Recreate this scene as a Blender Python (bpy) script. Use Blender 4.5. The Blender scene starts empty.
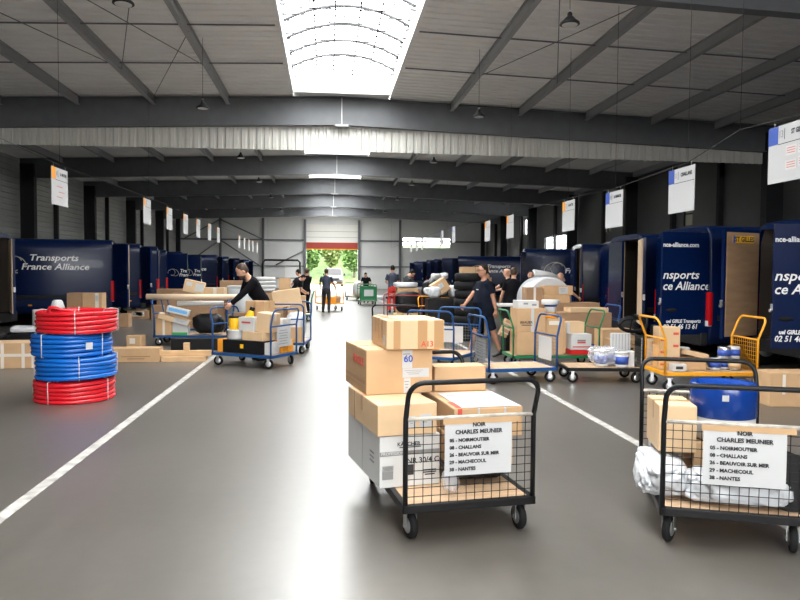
import bpy, bmesh, math, random
from mathutils import Vector, Matrix
R = math.radians
PI = math.pi
random.seed(7)
scene = bpy.context.scene
COL = scene.collection

# ---------------------------------------------------------------- camera
cam_data = bpy.data.cameras.new('camera')
cam_data.sensor_width = 36.0
cam_data.lens = 690.0 / 800.0 * 36.0
cam_data.clip_end = 400
cam = bpy.data.objects.new('camera', cam_data)
COL.objects.link(cam)
YAW, PITCH, ROLL = R(6.0506), R(2.3644), R(0.4)
f_ = Vector((math.sin(YAW) * math.cos(PITCH), math.cos(YAW) * math.cos(PITCH), -math.sin(PITCH)))
r_ = Vector((math.cos(YAW), -math.sin(YAW), 0))
u_ = r_.cross(f_)
r2_ = r_ * math.cos(ROLL) + u_ * math.sin(ROLL)
u2_ = u_ * math.cos(ROLL) - r_ * math.sin(ROLL)
mw = Matrix((r2_, u2_, -f_)).transposed().to_4x4()
mw.translation = Vector((0, 0, 1.66))
cam.matrix_world = mw
scene.camera = cam

# ---------------------------------------------------------------- light and exposure
world = bpy.data.worlds.new('overcast_sky')
scene.world = world
world.use_nodes = True
bg = world.node_tree.nodes['Background']
bg.inputs[0].default_value = (1.0, 0.995, 0.98, 1)
bg.inputs[1].default_value = 15.0
def portal(name, loc, sx, sy, rot):
    l = bpy.data.lights.new(name, 'AREA')
    l.shape = 'RECTANGLE'; l.size = sx; l.size_y = sy
    l.cycles.is_portal = True
    o = bpy.data.objects.new(name, l)
    o.location = loc; o.rotation_euler = rot
    COL.objects.link(o)
FRAMES = [-11.0, 0.0, 11.0, 22.0, 33.0, 41.2, 49.5, 57.7, 66.0]
RIDGE = 0.45
XL, XR, YB, YE = -13.9, 15.4, -11.0, 66.0
SKYHW = 1.5
def bays():
    for a, b in zip(FRAMES[:-1], FRAMES[1:]):
        yield a + 0.6, b - (0.7 if b < 60 else 3.0)
for a, b in bays():
    portal('skylight_portal', (RIDGE, (a + b) / 2, 7.22), SKYHW * 2, b - a, (0, 0, 0))
portal('gate_portal', (0.48, 66.25, 1.95), 4.9, 3.9, (R(-90), 0, 0))
portal('fill_opening_portal', (1.5, -11.3, 5.2), 15.0, 1.8, (R(90), 0, 0))  # over the unseen back-wall opening, added to let in fill light
scene.view_settings.view_transform = 'Standard'
scene.view_settings.look = 'None'
scene.view_settings.gamma = 1.0
scene.view_settings.use_curve_mapping = False
scene.view_settings.exposure = 0.45
scene.cycles.use_denoising = True
scene.cycles.max_bounces = 10
scene.cycles.diffuse_bounces = 6
scene.cycles.transparent_max_bounces = 24
scene.cycles.sample_clamp_indirect = 8.0

# ---------------------------------------------------------------- materials
MATS = {}
def mat(name, col, rough=0.5, metal=0.0, noise=0.0, nscale=8.0, stretch=None, bump=0.0, spec=0.5, trans=0.0, coat=0.0, alpha=1.0, sub=0.0):
    if name in MATS: return MATS[name]
    m = bpy.data.materials.new(name); m.use_nodes = True
    nt = m.node_tree; b = nt.nodes['Principled BSDF']
    b.inputs['Base Color'].default_value = (*col, 1)
    b.inputs['Roughness'].default_value = rough
    b.inputs['Metallic'].default_value = metal
    b.inputs['Specular IOR Level'].default_value = spec
    b.inputs['Transmission Weight'].default_value = trans
    b.inputs['Coat Weight'].default_value = coat
    b.inputs['Alpha'].default_value = alpha
    if noise or bump:
        tc = nt.nodes.new('ShaderNodeTexCoord'); mp = nt.nodes.new('ShaderNodeMapping')
        if stretch: mp.inputs['Scale'].default_value = stretch
        nt.links.new(tc.outputs['Object'], mp.inputs[0])
        nz = nt.nodes.new('ShaderNodeTexNoise'); nz.inputs['Scale'].default_value = nscale; nz.inputs['Detail'].default_value = 5
        nt.links.new(mp.outputs[0], nz.inputs['Vector'])
        if noise:
            cr = nt.nodes.new('ShaderNodeValToRGB')
            cr.color_ramp.elements[0].position = 0.3; cr.color_ramp.elements[1].position = 0.7
            cr.color_ramp.elements[0].color = (*[c * (1 - noise) for c in col], 1)
            cr.color_ramp.elements[1].color = (*[min(1, c * (1 + noise)) for c in col], 1)
            nt.links.new(nz.outputs['Fac'], cr.inputs[0]); nt.links.new(cr.outputs[0], b.inputs['Base Color'])
        if bump:
            bp = nt.nodes.new('ShaderNodeBump'); bp.inputs['Strength'].default_value = bump; bp.inputs['Distance'].default_value = 0.02
            nt.links.new(nz.outputs['Fac'], bp.inputs['Height']); nt.links.new(bp.outputs[0], b.inputs['Normal'])
    MATS[name] = m
    return m

def floor_material():
    m = bpy.data.materials.new('polished_concrete'); m.use_nodes = True
    nt = m.node_tree; b = nt.nodes['Principled BSDF']
    tc = nt.nodes.new('ShaderNodeTexCoord')
    n1 = nt.nodes.new('ShaderNodeTexNoise'); n1.inputs['Scale'].default_value = 0.45; n1.inputs['Detail'].default_value = 7; n1.inputs['Roughness'].default_value = 0.65
    n2 = nt.nodes.new('ShaderNodeTexNoise'); n2.inputs['Scale'].default_value = 9; n2.inputs['Detail'].default_value = 6
    mp = nt.nodes.new('ShaderNodeMapping'); mp.inputs['Scale'].default_value = (3.5, 0.35, 1)
    n3 = nt.nodes.new('ShaderNodeTexNoise'); n3.inputs['Scale'].default_value = 1.2; n3.inputs['Detail'].default_value = 4
    nt.links.new(tc.outputs['Object'], n1.inputs['Vector']); nt.links.new(tc.outputs['Object'], n2.inputs['Vector'])
    nt.links.new(tc.outputs['Object'], mp.inputs[0]); nt.links.new(mp.outputs[0], n3.inputs['Vector'])
    a = nt.nodes.new('ShaderNodeMath'); a.operation = 'MULTIPLY_ADD'; a.inputs[1].default_value = 0.45
    nt.links.new(n1.outputs['Fac'], a.inputs[0])
    s = nt.nodes.new('ShaderNodeMath'); s.operation = 'MULTIPLY'; s.inputs[1].default_value = 0.25
    nt.links.new(n2.outputs['Fac'], s.inputs[0]); nt.links.new(s.outputs[0], a.inputs[2])
    c = nt.nodes.new('ShaderNodeMath'); c.operation = 'MULTIPLY_ADD'; c.inputs[1].default_value = 0.3
    nt.links.new(n3.outputs['Fac'], c.inputs[0]); nt.links.new(a.outputs[0], c.inputs[2])
    cr = nt.nodes.new('ShaderNodeValToRGB')
    cr.color_ramp.elements[0].position = 0.36; cr.color_ramp.elements[0].color = (0.068, 0.061, 0.052, 1)
    cr.color_ramp.elements[1].position = 0.64; cr.color_ramp.elements[1].color = (0.108, 0.098, 0.085, 1)
    nt.links.new(c.outputs[0], cr.inputs[0]); nt.links.new(cr.outputs[0], b.inputs['Base Color'])
    rr = nt.nodes.new('ShaderNodeMapRange'); rr.inputs['To Min'].default_value = 0.31; rr.inputs['To Max'].default_value = 0.40
    nt.links.new(c.outputs[0], rr.inputs['Value']); nt.links.new(rr.outputs[0], b.inputs['Roughness'])
    b.inputs['Specular IOR Level'].default_value = 1.0; b.inputs['IOR'].default_value = 1.72
    return m

def glazing_material():
    m = bpy.data.materials.new('skylight_polycarbonate'); m.use_nodes = True
    nt = m.node_tree; nt.nodes.clear()
    out = nt.nodes.new('ShaderNodeOutputMaterial'); t = nt.nodes.new('ShaderNodeBsdfTransparent'); t.inputs[0].default_value = (0.93, 0.95, 0.96, 1)
    g = nt.nodes.new('ShaderNodeBsdfTranslucent'); g.inputs[0].default_value = (0.9, 0.93, 0.95, 1)
    mx = nt.nodes.new('ShaderNodeMixShader'); mx.inputs[0].default_value = 0.12
    nt.links.new(t.outputs[0], mx.inputs[1]); nt.links.new(g.outputs[0], mx.inputs[2]); nt.links.new(mx.outputs[0], out.inputs[0])
    return m

def film_material(name, col, amount):
    m = bpy.data.materials.new(name); m.use_nodes = True
    nt = m.node_tree; nt.nodes.clear()
    out = nt.nodes.new('ShaderNodeOutputMaterial'); t = nt.nodes.new('ShaderNodeBsdfTransparent')
    g = nt.nodes.new('ShaderNodeBsdfPrincipled'); g.inputs['Base Color'].default_value = (*col, 1); g.inputs['Roughness'].default_value = 0.18
    mx = nt.nodes.new('ShaderNodeMixShader'); mx.inputs[0].default_value = amount
    nt.links.new(t.outputs[0], mx.inputs[1]); nt.links.new(g.outputs[0], mx.inputs[2]); nt.links.new(mx.outputs[0], out.inputs[0])
    return m

M = dict(
 floor=floor_material(), glazing=glazing_material(),
 clearfilm=film_material('clear_plastic_film', (0.85, 0.87, 0.92), 0.30),
 dimglass=film_material('dim_glass', (0.30, 0.28, 0.20), 0.96),  # dim daylight outside put into a nearly opaque pane colour
 windowglass=film_material('window_glass', (0.8, 0.85, 0.88), 0.15),
 line=mat('worn_white_floor_paint', (0.43, 0.415, 0.39), 0.5, noise=0.35, nscale=9),
 deck=mat('off_white_roof_sheet', (0.80, 0.795, 0.77), 0.45, noise=0.04, nscale=1),
 curtain=mat('cream_profiled_sheet', (0.54, 0.53, 0.49), 0.45),
 steel=mat('dark_grey_steel', (0.12, 0.126, 0.135), 0.5, noise=0.08, nscale=3),
 purlin=mat('galvanised_purlin', (0.30, 0.31, 0.32), 0.5),
 column=mat('anthracite_column', (0.02, 0.021, 0.024), 0.6, spec=0.2),
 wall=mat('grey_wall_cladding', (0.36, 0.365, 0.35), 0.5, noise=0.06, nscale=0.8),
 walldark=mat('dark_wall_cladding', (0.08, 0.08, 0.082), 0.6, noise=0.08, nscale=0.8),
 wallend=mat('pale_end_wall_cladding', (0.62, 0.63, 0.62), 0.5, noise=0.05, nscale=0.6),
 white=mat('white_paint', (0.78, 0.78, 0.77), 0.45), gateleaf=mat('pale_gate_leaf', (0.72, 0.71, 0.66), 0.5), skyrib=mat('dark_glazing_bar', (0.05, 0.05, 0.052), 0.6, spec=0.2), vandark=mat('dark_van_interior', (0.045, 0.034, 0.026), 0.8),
 shutterred=mat('red_door_leaf', (0.36, 0.035, 0.02), 0.5),
 yellowstripe=mat('yellow_edge', (0.75, 0.42, 0.02), 0.5),
 black=mat('black_powder_coat', (0.008, 0.008, 0.009), 0.42, spec=0.22),
 blacksoft=mat('black_rubber', (0.009, 0.009, 0.010), 0.7, spec=0.2),
 blackbag=mat('black_plastic_sheet', (0.006, 0.006, 0.007), 0.4, bump=0.6, nscale=9, spec=0.25),
 chrome=mat('zinc_plated_steel', (0.62, 0.63, 0.65), 0.28, 1.0),
 greybar=mat('scuffed_grey_bar', (0.42, 0.39, 0.34), 0.5, noise=0.3, nscale=20),
 blueframe=mat('blue_trolley_paint', (0.012, 0.066, 0.20), 0.38, spec=0.3),
 greenframe=mat('green_trolley_paint', (0.008, 0.16, 0.055), 0.4),
 yellowframe=mat('amber_trolley_paint', (0.80, 0.34, 0.01), 0.4),
 redframe=mat('maroon_trolley_paint', (0.25, 0.02, 0.02), 0.45),
 ply=mat('worn_plywood_deck', (0.50, 0.34, 0.21), 0.6, noise=0.18, nscale=3, stretch=(1, 6, 1)),
 plyvan=mat('plywood_lining', (0.34, 0.215, 0.125), 0.6, noise=0.14, nscale=2, stretch=(1, 1, 6)),
 plyedge=mat('pale_plywood_lining', (0.62, 0.46, 0.30), 0.6, noise=0.1, nscale=4),
 card=mat('brown_cardboard', (0.52, 0.33, 0.175), 0.75, noise=0.06, nscale=5),
 cardpale=mat('pale_cardboard', (0.63, 0.44, 0.26), 0.75, noise=0.05, nscale=5),
 carddark=mat('dark_cardboard', (0.34, 0.205, 0.115), 0.8, noise=0.08, nscale=5),
 cardwhite=mat('white_carton', (0.58, 0.58, 0.57), 0.5, noise=0.03, nscale=4),
 cardgrey=mat('grey_carton', (0.55, 0.55, 0.53), 0.55, noise=0.04, nscale=4),
 tape=mat('tan_packing_tape', (0.43, 0.245, 0.11), 0.3),
 clear=mat('pale_packing_tape', (0.72, 0.66, 0.58), 0.25),
 paper=mat('white_paper', (0.50, 0.505, 0.51), 0.6),
 ink=mat('black_ink', (0.02, 0.02, 0.025), 0.6),
 redink=mat('red_print', (0.60, 0.07, 0.045), 0.55),
 blueink=mat('blue_print', (0.03, 0.08, 0.38), 0.5),
 greyink=mat('grey_print', (0.22, 0.22, 0.22), 0.55),
 orange=mat('orange_print', (0.85, 0.33, 0.02), 0.5),
 vanblue=mat('navy_van_paint', (0.0011, 0.009, 0.050), 0.26, spec=0.28, coat=0.06),
 vantext=mat('white_vinyl_lettering', (0.8, 0.81, 0.82), 0.5),
 vangold=mat('pale_gold_vinyl', (0.52, 0.47, 0.36), 0.4),
 taillight=mat('red_tail_lens', (0.55, 0.008, 0.012), 0.15),
 amber=mat('amber_lens', (0.8, 0.25, 0.01), 0.2),
 bumper=mat('grey_plastic_bumper', (0.014, 0.014, 0.015), 0.6, spec=0.25),
 darkglass=mat('dark_glass', (0.01, 0.012, 0.014), 0.06),
 plate=mat('yellow_plate', (0.8, 0.45, 0.02), 0.45),
 redpipe=mat('red_hose', (0.62, 0.012, 0.022), 0.25),
 bluepipe=mat('blue_hose', (0.004, 0.115, 0.48), 0.25),
 bluelid=mat('blue_plastic_drum', (0.004, 0.036, 0.22), 0.22),
 bag=mat('white_plastic_bag', (0.52, 0.535, 0.56), 0.3, bump=0.8, nscale=10),
 bagdull=mat('grey_white_bag', (0.55, 0.55, 0.55), 0.45, bump=0.6, nscale=9),
 bin=mat('grey_bin_plastic', (0.36, 0.37, 0.37), 0.45),
 yellowcan=mat('yellow_plastic', (0.85, 0.47, 0.01), 0.35),
 redcan=mat('red_plastic', (0.62, 0.02, 0.02), 0.35),
 green=mat('green_print', (0.04, 0.35, 0.08), 0.5),
 lightblue=mat('light_blue_print', (0.12, 0.38, 0.72), 0.5),
 wood=mat('pale_timber', (0.62, 0.40, 0.21), 0.6, noise=0.12, nscale=3, stretch=(1, 8, 8)),
 tube=mat('cardboard_tube', (0.70, 0.52, 0.36), 0.65),
 skin=mat('skin', (0.56, 0.31, 0.21), 0.5, spec=0.3), skintan=mat('tanned_skin', (0.44, 0.225, 0.145), 0.5, spec=0.3),
 hair=mat('dark_hair', (0.012, 0.009, 0.007), 0.7, spec=0.15), hairbrown=mat('brown_hair', (0.055, 0.03, 0.018), 0.6),
 navy=mat('navy_cloth', (0.008, 0.011, 0.020), 0.9, noise=0.2, nscale=14, spec=0.1),
 dark=mat('black_cloth', (0.006, 0.006, 0.008), 0.9, noise=0.2, nscale=14, spec=0.1),
 slate=mat('slate_cloth', (0.045, 0.055, 0.085), 0.85, noise=0.15, nscale=14),
 charcoal=mat('charcoal_cloth', (0.022, 0.023, 0.027), 0.85, noise=0.2, nscale=14),
 redcloth=mat('red_work_trousers', (0.60, 0.03, 0.02), 0.8),
 shoe=mat('black_shoe', (0.008, 0.008, 0.008), 0.5),
 eye=mat('eye', (0.03, 0.02, 0.015), 0.2), lip=mat('lip', (0.35, 0.12, 0.09), 0.5),
 lamp=mat('black_lamp_housing', (0.01, 0.01, 0.011), 0.5, spec=0.2), lens=mat('frosted_lens', (0.62, 0.62, 0.60), 0.4),
 cable=mat('grey_cable', (0.05, 0.05, 0.05), 0.6), palecable=mat('pale_cable', (0.6, 0.6, 0.58), 0.5),
 asphalt=mat('pale_yard_asphalt', (0.26, 0.255, 0.24), 0.8, noise=0.15, nscale=3),
 grass=mat('bank_grass', (0.045, 0.085, 0.018), 0.9, noise=0.45, nscale=1.6),
 leaf=mat('leaf_green', (0.055, 0.115, 0.02), 0.6, noise=0.5, nscale=0.7),
 leafpale=mat('pale_leaf_green', (0.12, 0.17, 0.045), 0.6, noise=0.4, nscale=0.7),
 bark=mat('bark', (0.07, 0.055, 0.04), 0.9),
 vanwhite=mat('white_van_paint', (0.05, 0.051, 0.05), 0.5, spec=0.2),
)

# ---------------------------------------------------------------- mesh helpers
def rotm(a, axis='Z'): return Matrix.Rotation(a, 3, axis)
class MB:
    def __init__(s): s.bm = bmesh.new()
    def box(s, c, size, rot=None, bevel=0.0):
        r = bmesh.ops.create_cube(s.bm, size=1.0)
        vs = r['verts']
        for v in vs: v.co = Vector((v.co.x * size[0], v.co.y * size[1], v.co.z * size[2]))
        if bevel:
            es = list({e for v in vs for e in v.link_edges})
            rr = bmesh.ops.bevel(s.bm, geom=es, offset=bevel, segments=2, affect='EDGES', profile=0.5)
            vs = list({v for fc in rr['faces'] for v in fc.verts} | {v for v in vs if v.is_valid})
        for v in vs:
            if rot is not None: v.co = rot @ v.co
            v.co += Vector(c)
        return s
    def cyl(s, p0, p1, r0, r1=None, seg=16, cap=True):
        r1 = r0 if r1 is None else r1
        p0, p1 = Vector(p0), Vector(p1)
        d = p1 - p0; q = d.to_track_quat('Z', 'Y').to_matrix()
        a = [s.bm.verts.new(p0 + q @ Vector((math.cos(2 * PI * i / seg) * r0, math.sin(2 * PI * i / seg) * r0, 0))) for i in range(seg)]
        b = [s.bm.verts.new(p1 + q @ Vector((math.cos(2 * PI * i / seg) * r1, math.sin(2 * PI * i / seg) * r1, 0))) for i in range(seg)]
        for i in range(seg):
            f = s.bm.faces.new((a[i], a[(i + 1) % seg], b[(i + 1) % seg], b[i])); f.smooth = True
        if cap:
            s.bm.faces.new(a[::-1]); s.bm.faces.new(b)
        return s
    def tube(s, pts, r, seg=8, closed=False):
        pts = [Vector(p) for p in pts]; n = len(pts); rings = []
        up = Vector((0, 0, 1)); prev = None
        for i, p in enumerate(pts):
            if closed: t = pts[(i + 1) % n] - pts[i - 1]
            else: t = pts[min(i + 1, n - 1)] - pts[max(i - 1, 0)]
            t.normalize()
            if prev is None:
                side = t.cross(up)
                if side.length < 1e-3: side = t.cross(Vector((1, 0, 0)))
            else: side = prev - t * prev.dot(t)
            side.normalize(); prev = side; o = t.cross(side)
            rings.append([s.bm.verts.new(p + (side * math.cos(2 * PI * k / seg) + o * math.sin(2 * PI * k / seg)) * r) for k in range(seg)])
        m = n if closed else n - 1
        for i in range(m):
            a, b = rings[i], rings[(i + 1) % n]
            for k in range(seg):
                f = s.bm.faces.new((a[k], a[(k + 1) % seg], b[(k + 1) % seg], b[k])); f.smooth = True
        if not closed:
            s.bm.faces.new(rings[0][::-1]); s.bm.faces.new(rings[-1])
        return s
    def lathe(s, prof, c=(0, 0, 0), seg=24, axis='Z', smooth=True):
        c = Vector(c); rings = []
        for r, z in prof:
            ring = []
            for k in range(seg):
                a = 2 * PI * k / seg; x, y = math.cos(a) * r, math.sin(a) * r
                p = {'Z': Vector((x, y, z)), 'X': Vector((z, x, y)), 'Y': Vector((x, z, y))}[axis]
                ring.append(s.bm.verts.new(c + p))
            rings.append(ring)
        for a, b in zip(rings[:-1], rings[1:]):
            for k in range(seg):
                f = s.bm.faces.new((a[k], a[(k + 1) % seg], b[(k + 1) % seg], b[k])); f.smooth = smooth
        s.bm.faces.new(rings[0][::-1]); s.bm.faces.new(rings[-1])
        return s
    def loft(s, pts, rad, seg=14, side=Vector((1, 0, 0))):
        pts = [Vector(p) for p in pts]; n = len(pts); rings = []
        for i, p in enumerate(pts):
            t = (pts[min(i + 1, n - 1)] - pts[max(i - 1, 0)]).normalized()
            sd = side - t * side.dot(t)
            if sd.length < 1e-3: sd = Vector((0, 1, 0)) - t * t.y
            sd.normalize(); o = t.cross(sd)
            a, b = rad[i] if isinstance(rad[i], tuple) else (rad[i], rad[i])
            rings.append([s.bm.verts.new(p + sd * math.cos(2 * PI * k / seg) * a + o * math.sin(2 * PI * k / seg) * b) for k in range(seg)])
        for a, b in zip(rings[:-1], rings[1:]):
            for k in range(seg):
                f = s.bm.faces.new((a[k], a[(k + 1) % seg], b[(k + 1) % seg], b[k])); f.smooth = True
        s.bm.faces.new(rings[0][::-1]); s.bm.faces.new(rings[-1])
        return s
    def ball(s, c, rad, rot=None, sub=2):
        r = bmesh.ops.create_icosphere(s.bm, subdivisions=sub, radius=1.0)
        for v in r['verts']:
            v.co = Vector((v.co.x * rad[0], v.co.y * rad[1], v.co.z * rad[2]))
            if rot is not None: v.co = rot @ v.co
            v.co += Vector(c)
        for v in r['verts']:
            for f in v.link_faces: f.smooth = True
        return s
    def quad(s, a, b, c, d):
        s.bm.faces.new([s.bm.verts.new(Vector(p)) for p in (a, b, c, d)]); return s
    def prism(s, poly, y0, y1):          # polygon in (x,z) extruded along y
        a = [s.bm.verts.new((x, y0, z)) for x, z in poly]; b = [s.bm.verts.new((x, y1, z)) for x, z in poly]
        n = len(poly)
        s.bm.faces.new(a); s.bm.faces.new(b[::-1])
        for i in range(n): s.bm.faces.new((a[i], b[i], b[(i + 1) % n], a[(i + 1) % n]))
        return s
    def mesh(s, name, m):
        bmesh.ops.recalc_face_normals(s.bm, faces=s.bm.faces[:])
        me = bpy.data.meshes.new(name); s.bm.to_mesh(me); s.bm.free()
        if m: me.materials.append(m)
        return me
    def build(s, name, m, parent=None, loc=(0, 0, 0), rot=(0, 0, 0)):
        return obj(name, s.mesh(name, m), parent, loc, rot)
def obj(name, me, parent=None, loc=(0, 0, 0), rot=(0, 0, 0)):
    o = bpy.data.objects.new(name, me); COL.objects.link(o)
    o.location = loc; o.rotation_euler = rot
    if parent: o.parent = parent
    return o
def tag(o, label, cat, group=None, kind=None):
    o['label'] = label; o['category'] = cat
    if group: o['group'] = group
    if kind: o['kind'] = kind
    return o
def thing(name, label, cat, loc=(0, 0, 0), rotz=0, group=None):
    o = bpy.data.objects.new(name, None); COL.objects.link(o)
    o.location = loc; o.rotation_euler = (0, 0, rotz); o.empty_display_size = 0.1
    return tag(o, label, cat, group)
def struct(o):
    o['kind'] = 'structure'; return o
def copy_tree(o, parent=None):
    c = o.copy(); COL.objects.link(c); c.parent = parent
    for ch in list(o.children): copy_tree(ch, c)
    return c
TEXTS = {}
def text_mesh(s, size, m, shear=0.0, bold=0.0, xs=1.0, align='CENTER', ext=0.0008):
    key = (s, size, m.name, shear, bold, xs, align)
    if key in TEXTS: return TEXTS[key]
    cu = bpy.data.curves.new('lettering', 'FONT'); cu.body = s; cu.size = size; cu.shear = shear; cu.offset = bold
    cu.align_x = align; cu.align_y = 'CENTER'; cu.extrude = ext; cu.resolution_u = 2; cu.space_line = 1.0
    t = bpy.data.objects.new('lettering', cu); COL.objects.link(t)
    dg = bpy.context.evaluated_depsgraph_get()
    me = bpy.data.meshes.new_from_object(t.evaluated_get(dg))
    bpy.data.objects.remove(t); bpy.data.curves.remove(cu)
    for v in me.vertices: v.co.x *= xs
    me.materials.clear(); me.materials.append(m)
    TEXTS[key] = me
    return me
def lettering(s, size, m, parent, loc, rot=(PI / 2, 0, 0), name='lettering', **k):
    return obj(name, text_mesh(s, size, m, **k), parent, loc, rot)
def fuse(mb, name, m, voxel=0.012, smooth=3):
    me = mb.mesh('tmp', m)
    t = bpy.data.objects.new('tmp', me); COL.objects.link(t)
    md = t.modifiers.new('r', 'REMESH'); md.mode = 'VOXEL'; md.voxel_size = voxel; md.use_smooth_shade = True
    if smooth:
        ms = t.modifiers.new('s', 'SMOOTH'); ms.factor = 0.5; ms.iterations = smooth
    dg = bpy.context.evaluated_depsgraph_get()
    out = bpy.data.meshes.new_from_object(t.evaluated_get(dg))
    bpy.data.objects.remove(t); bpy.data.meshes.remove(me)
    out.name = name
    return out
# ================================================================ THE HALL
ZR, SLOPE = 7.15, 0.034                  # roof plane at the ridge, fall to the eaves
def zroof(x): return ZR - SLOPE * abs(x - RIDGE)
struct(MB().box(((XL + XR) / 2, (YB + YE) / 2, -0.1), (XR - XL, YE - YB, 0.2)).build('floor', M['floor']))
struct(MB().box((-2.16, 27.5, 0.0015), (0.095, 77, 0.003)).build('trim_1', M['line']))
struct(MB().box((3.02, 27.5, 0.0015), (0.095, 77, 0.003)).build('trim_2', M['line']))

def ribbed_roof(x0, x1):                 # trapezoid roof sheet, ribs across the hall
    mb = MB(); bm = mb.bm; prof = []
    y = YB
    while y < YE:
        for dy, dz in ((0, 0), (0.20, 0), (0.22, 0.026), (0.30, 0.026), (0.32, 0)): prof.append((min(y + dy, YE), dz))
        y += 0.32
    a = [bm.verts.new((x0, p, zroof(x0) + d)) for p, d in prof]; b = [bm.verts.new((x1, p, zroof(x1) + d)) for p, d in prof]
    for i in range(len(prof) - 1):
        if (a[i].co - a[i + 1].co).length > 1e-4: bm.faces.new((a[i], a[i + 1], b[i + 1], b[i]))
    return mb
struct(ribbed_roof(XL, RIDGE - SKYHW).build('ceiling', M['deck']))
struct(ribbed_roof(RIDGE + SKYHW, XR).build('ceiling', M['deck']))
for (a, b), (c, d) in zip(list(bays())[:-1], list(bays())[1:]):
    struct(MB().box((RIDGE, (b + c) / 2, ZR + 0.0), (SKYHW * 2, c - b, 0.06)).build('ceiling', M['deck']))
struct(MB().box((RIDGE, YE - 1.5, ZR), (SKYHW * 2, 3.0, 0.06)).build('ceiling', M['deck']))
struct(MB().box((RIDGE, YB + 0.3, ZR), (SKYHW * 2, 0.6, 0.06)).build('ceiling', M['deck']))

# side walls: horizontal ribbed cladding between dark columns
def ribbed_wall(x, y0, y1, z0, z1, inward):
    mb = MB(); bm = mb.bm; prof = []; z = z0
    while z < z1:
        for dz, dx in ((0, 0), (0.17, 0), (0.19, 0.03), (0.23, 0.03), (0.25, 0)): prof.append((min(z + dz, z1), dx))
        z += 0.25
    a = [bm.verts.new((x - inward * d, y0, p)) for p, d in prof]; b = [bm.verts.new((x - inward * d, y1, p)) for p, d in prof]
    for i in range(len(prof) - 1):
        if (a[i].co - a[i + 1].co).length > 1e-4: bm.faces.new((a[i], a[i + 1], b[i + 1], b[i]))
    return mb
ZE = zroof(XL) + 0.04
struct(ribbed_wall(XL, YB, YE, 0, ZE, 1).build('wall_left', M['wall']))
WIN = [(27.9, 28.7, 3.7, 4.75), (36.3, 37.6, 3.9, 5.1), (43.2, 47.9, 3.05, 4.15), (50.6, 53.2, 4.6, 5.8)]
ys = [YB] + [v for w in WIN for v in (w[0], w[1])] + [YE]
mb = MB()
for i in range(0, len(ys), 2):
    mb.box((XR + 0.1, (ys[i] + ys[i + 1]) / 2, ZE / 2), (0.2, ys[i + 1] - ys[i], ZE))
for y0, y1, z0, z1 in WIN:
    mb.box((XR + 0.1, (y0 + y1) / 2, z0 / 2), (0.2, y1 - y0, z0)); mb.box((XR + 0.1, (y0 + y1) / 2, (z1 + ZE) / 2), (0.2, y1 - y0, ZE - z1))
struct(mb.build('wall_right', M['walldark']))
for k, (y0, y1, z0, z1) in enumerate(WIN):
    w = struct(MB().box((XR + 0.12, (y0 + y1) / 2, (z0 + z1) / 2), (0.01, y1 - y0, z1 - z0)).build('window_%d' % (k + 1), M['dimglass'] if k < 2 else M['windowglass']))
    n = max(1, round((y1 - y0) / 0.65)); mb = MB()
    for j in range(n + 1): mb.box((XR + 0.08, y0 + (y1 - y0) * j / n, (z0 + z1) / 2), (0.06, 0.05, z1 - z0))
    for z in (z0, z1) if n > 3 else (z0, (z0 + z1) / 2, z1): mb.box((XR + 0.08, (y0 + y1) / 2, z), (0.06, y1 - y0, 0.05))
    mb.build('window_frame', M['column'], w)
# end wall with the gate opening and three high panes
GX0, GX1, GZ = -1.95, 2.9, 6.05
HX0, HX1, HZ0, HZ1 = 7.2, 11.85, 3.95, 4.88
mb = MB()
def wbox(x0, x1, z0, z1): mb.box(((x0 + x1) / 2, YE + 0.1, (z0 + z1) / 2), (x1 - x0, 0.2, z1 - z0))
wbox(XL, GX0, 0, 7.1); wbox(GX1, HX0, 0, 7.1); wbox(HX1, XR, 0, 7.1); wbox(GX0, GX1, GZ, 7.1); wbox(HX0, HX1, 0, HZ0); wbox(HX0, HX1, HZ1, 7.1)
for z in (0.9, 1.8, 2.7, 3.6, 4.5, 5.4, 6.3):
    for x0, x1 in ((XL, GX0 - 0.2), (GX1 + 0.2, XR)):
        if not (HZ0 < z < HZ1 and x1 > 3): mb.box(((x0 + x1) / 2, YE - 0.004, z), (x1 - x0, 0.012, 0.03))
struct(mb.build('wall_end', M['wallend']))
w = struct(MB().box(((HX0 + HX1) / 2, YE + 0.12, (HZ0 + HZ1) / 2), (HX1 - HX0, 0.01, HZ1 - HZ0)).build('window_5', M['windowglass']))
mb = MB()
for x in (HX0, HX0 + 1.3, HX0 + 3.65, HX1): mb.box((x, YE + 0.02, (HZ0 + HZ1) / 2), (0.07, 0.1, HZ1 - HZ0))
mb.build('window_frame', M['steel'], w)
# back wall behind the photographer with a high unglazed opening added for frontal fill light
mb = MB()
mb.box(((XL + XR) / 2, YB - 0.1, 2.15), (XR - XL, 0.2, 4.3)); mb.box(((XL + XR) / 2, YB - 0.1, 6.65), (XR - XL, 0.2, 1.1)); mb.box(((XL - 6) / 2, YB - 0.1, 5.2), (-6 - XL, 0.2, 1.8)); mb.box(((XR + 9) / 2, YB - 0.1, 5.2), (XR - 9, 0.2, 1.8))
struct(mb.build('wall_back', M['wall']))
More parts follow.
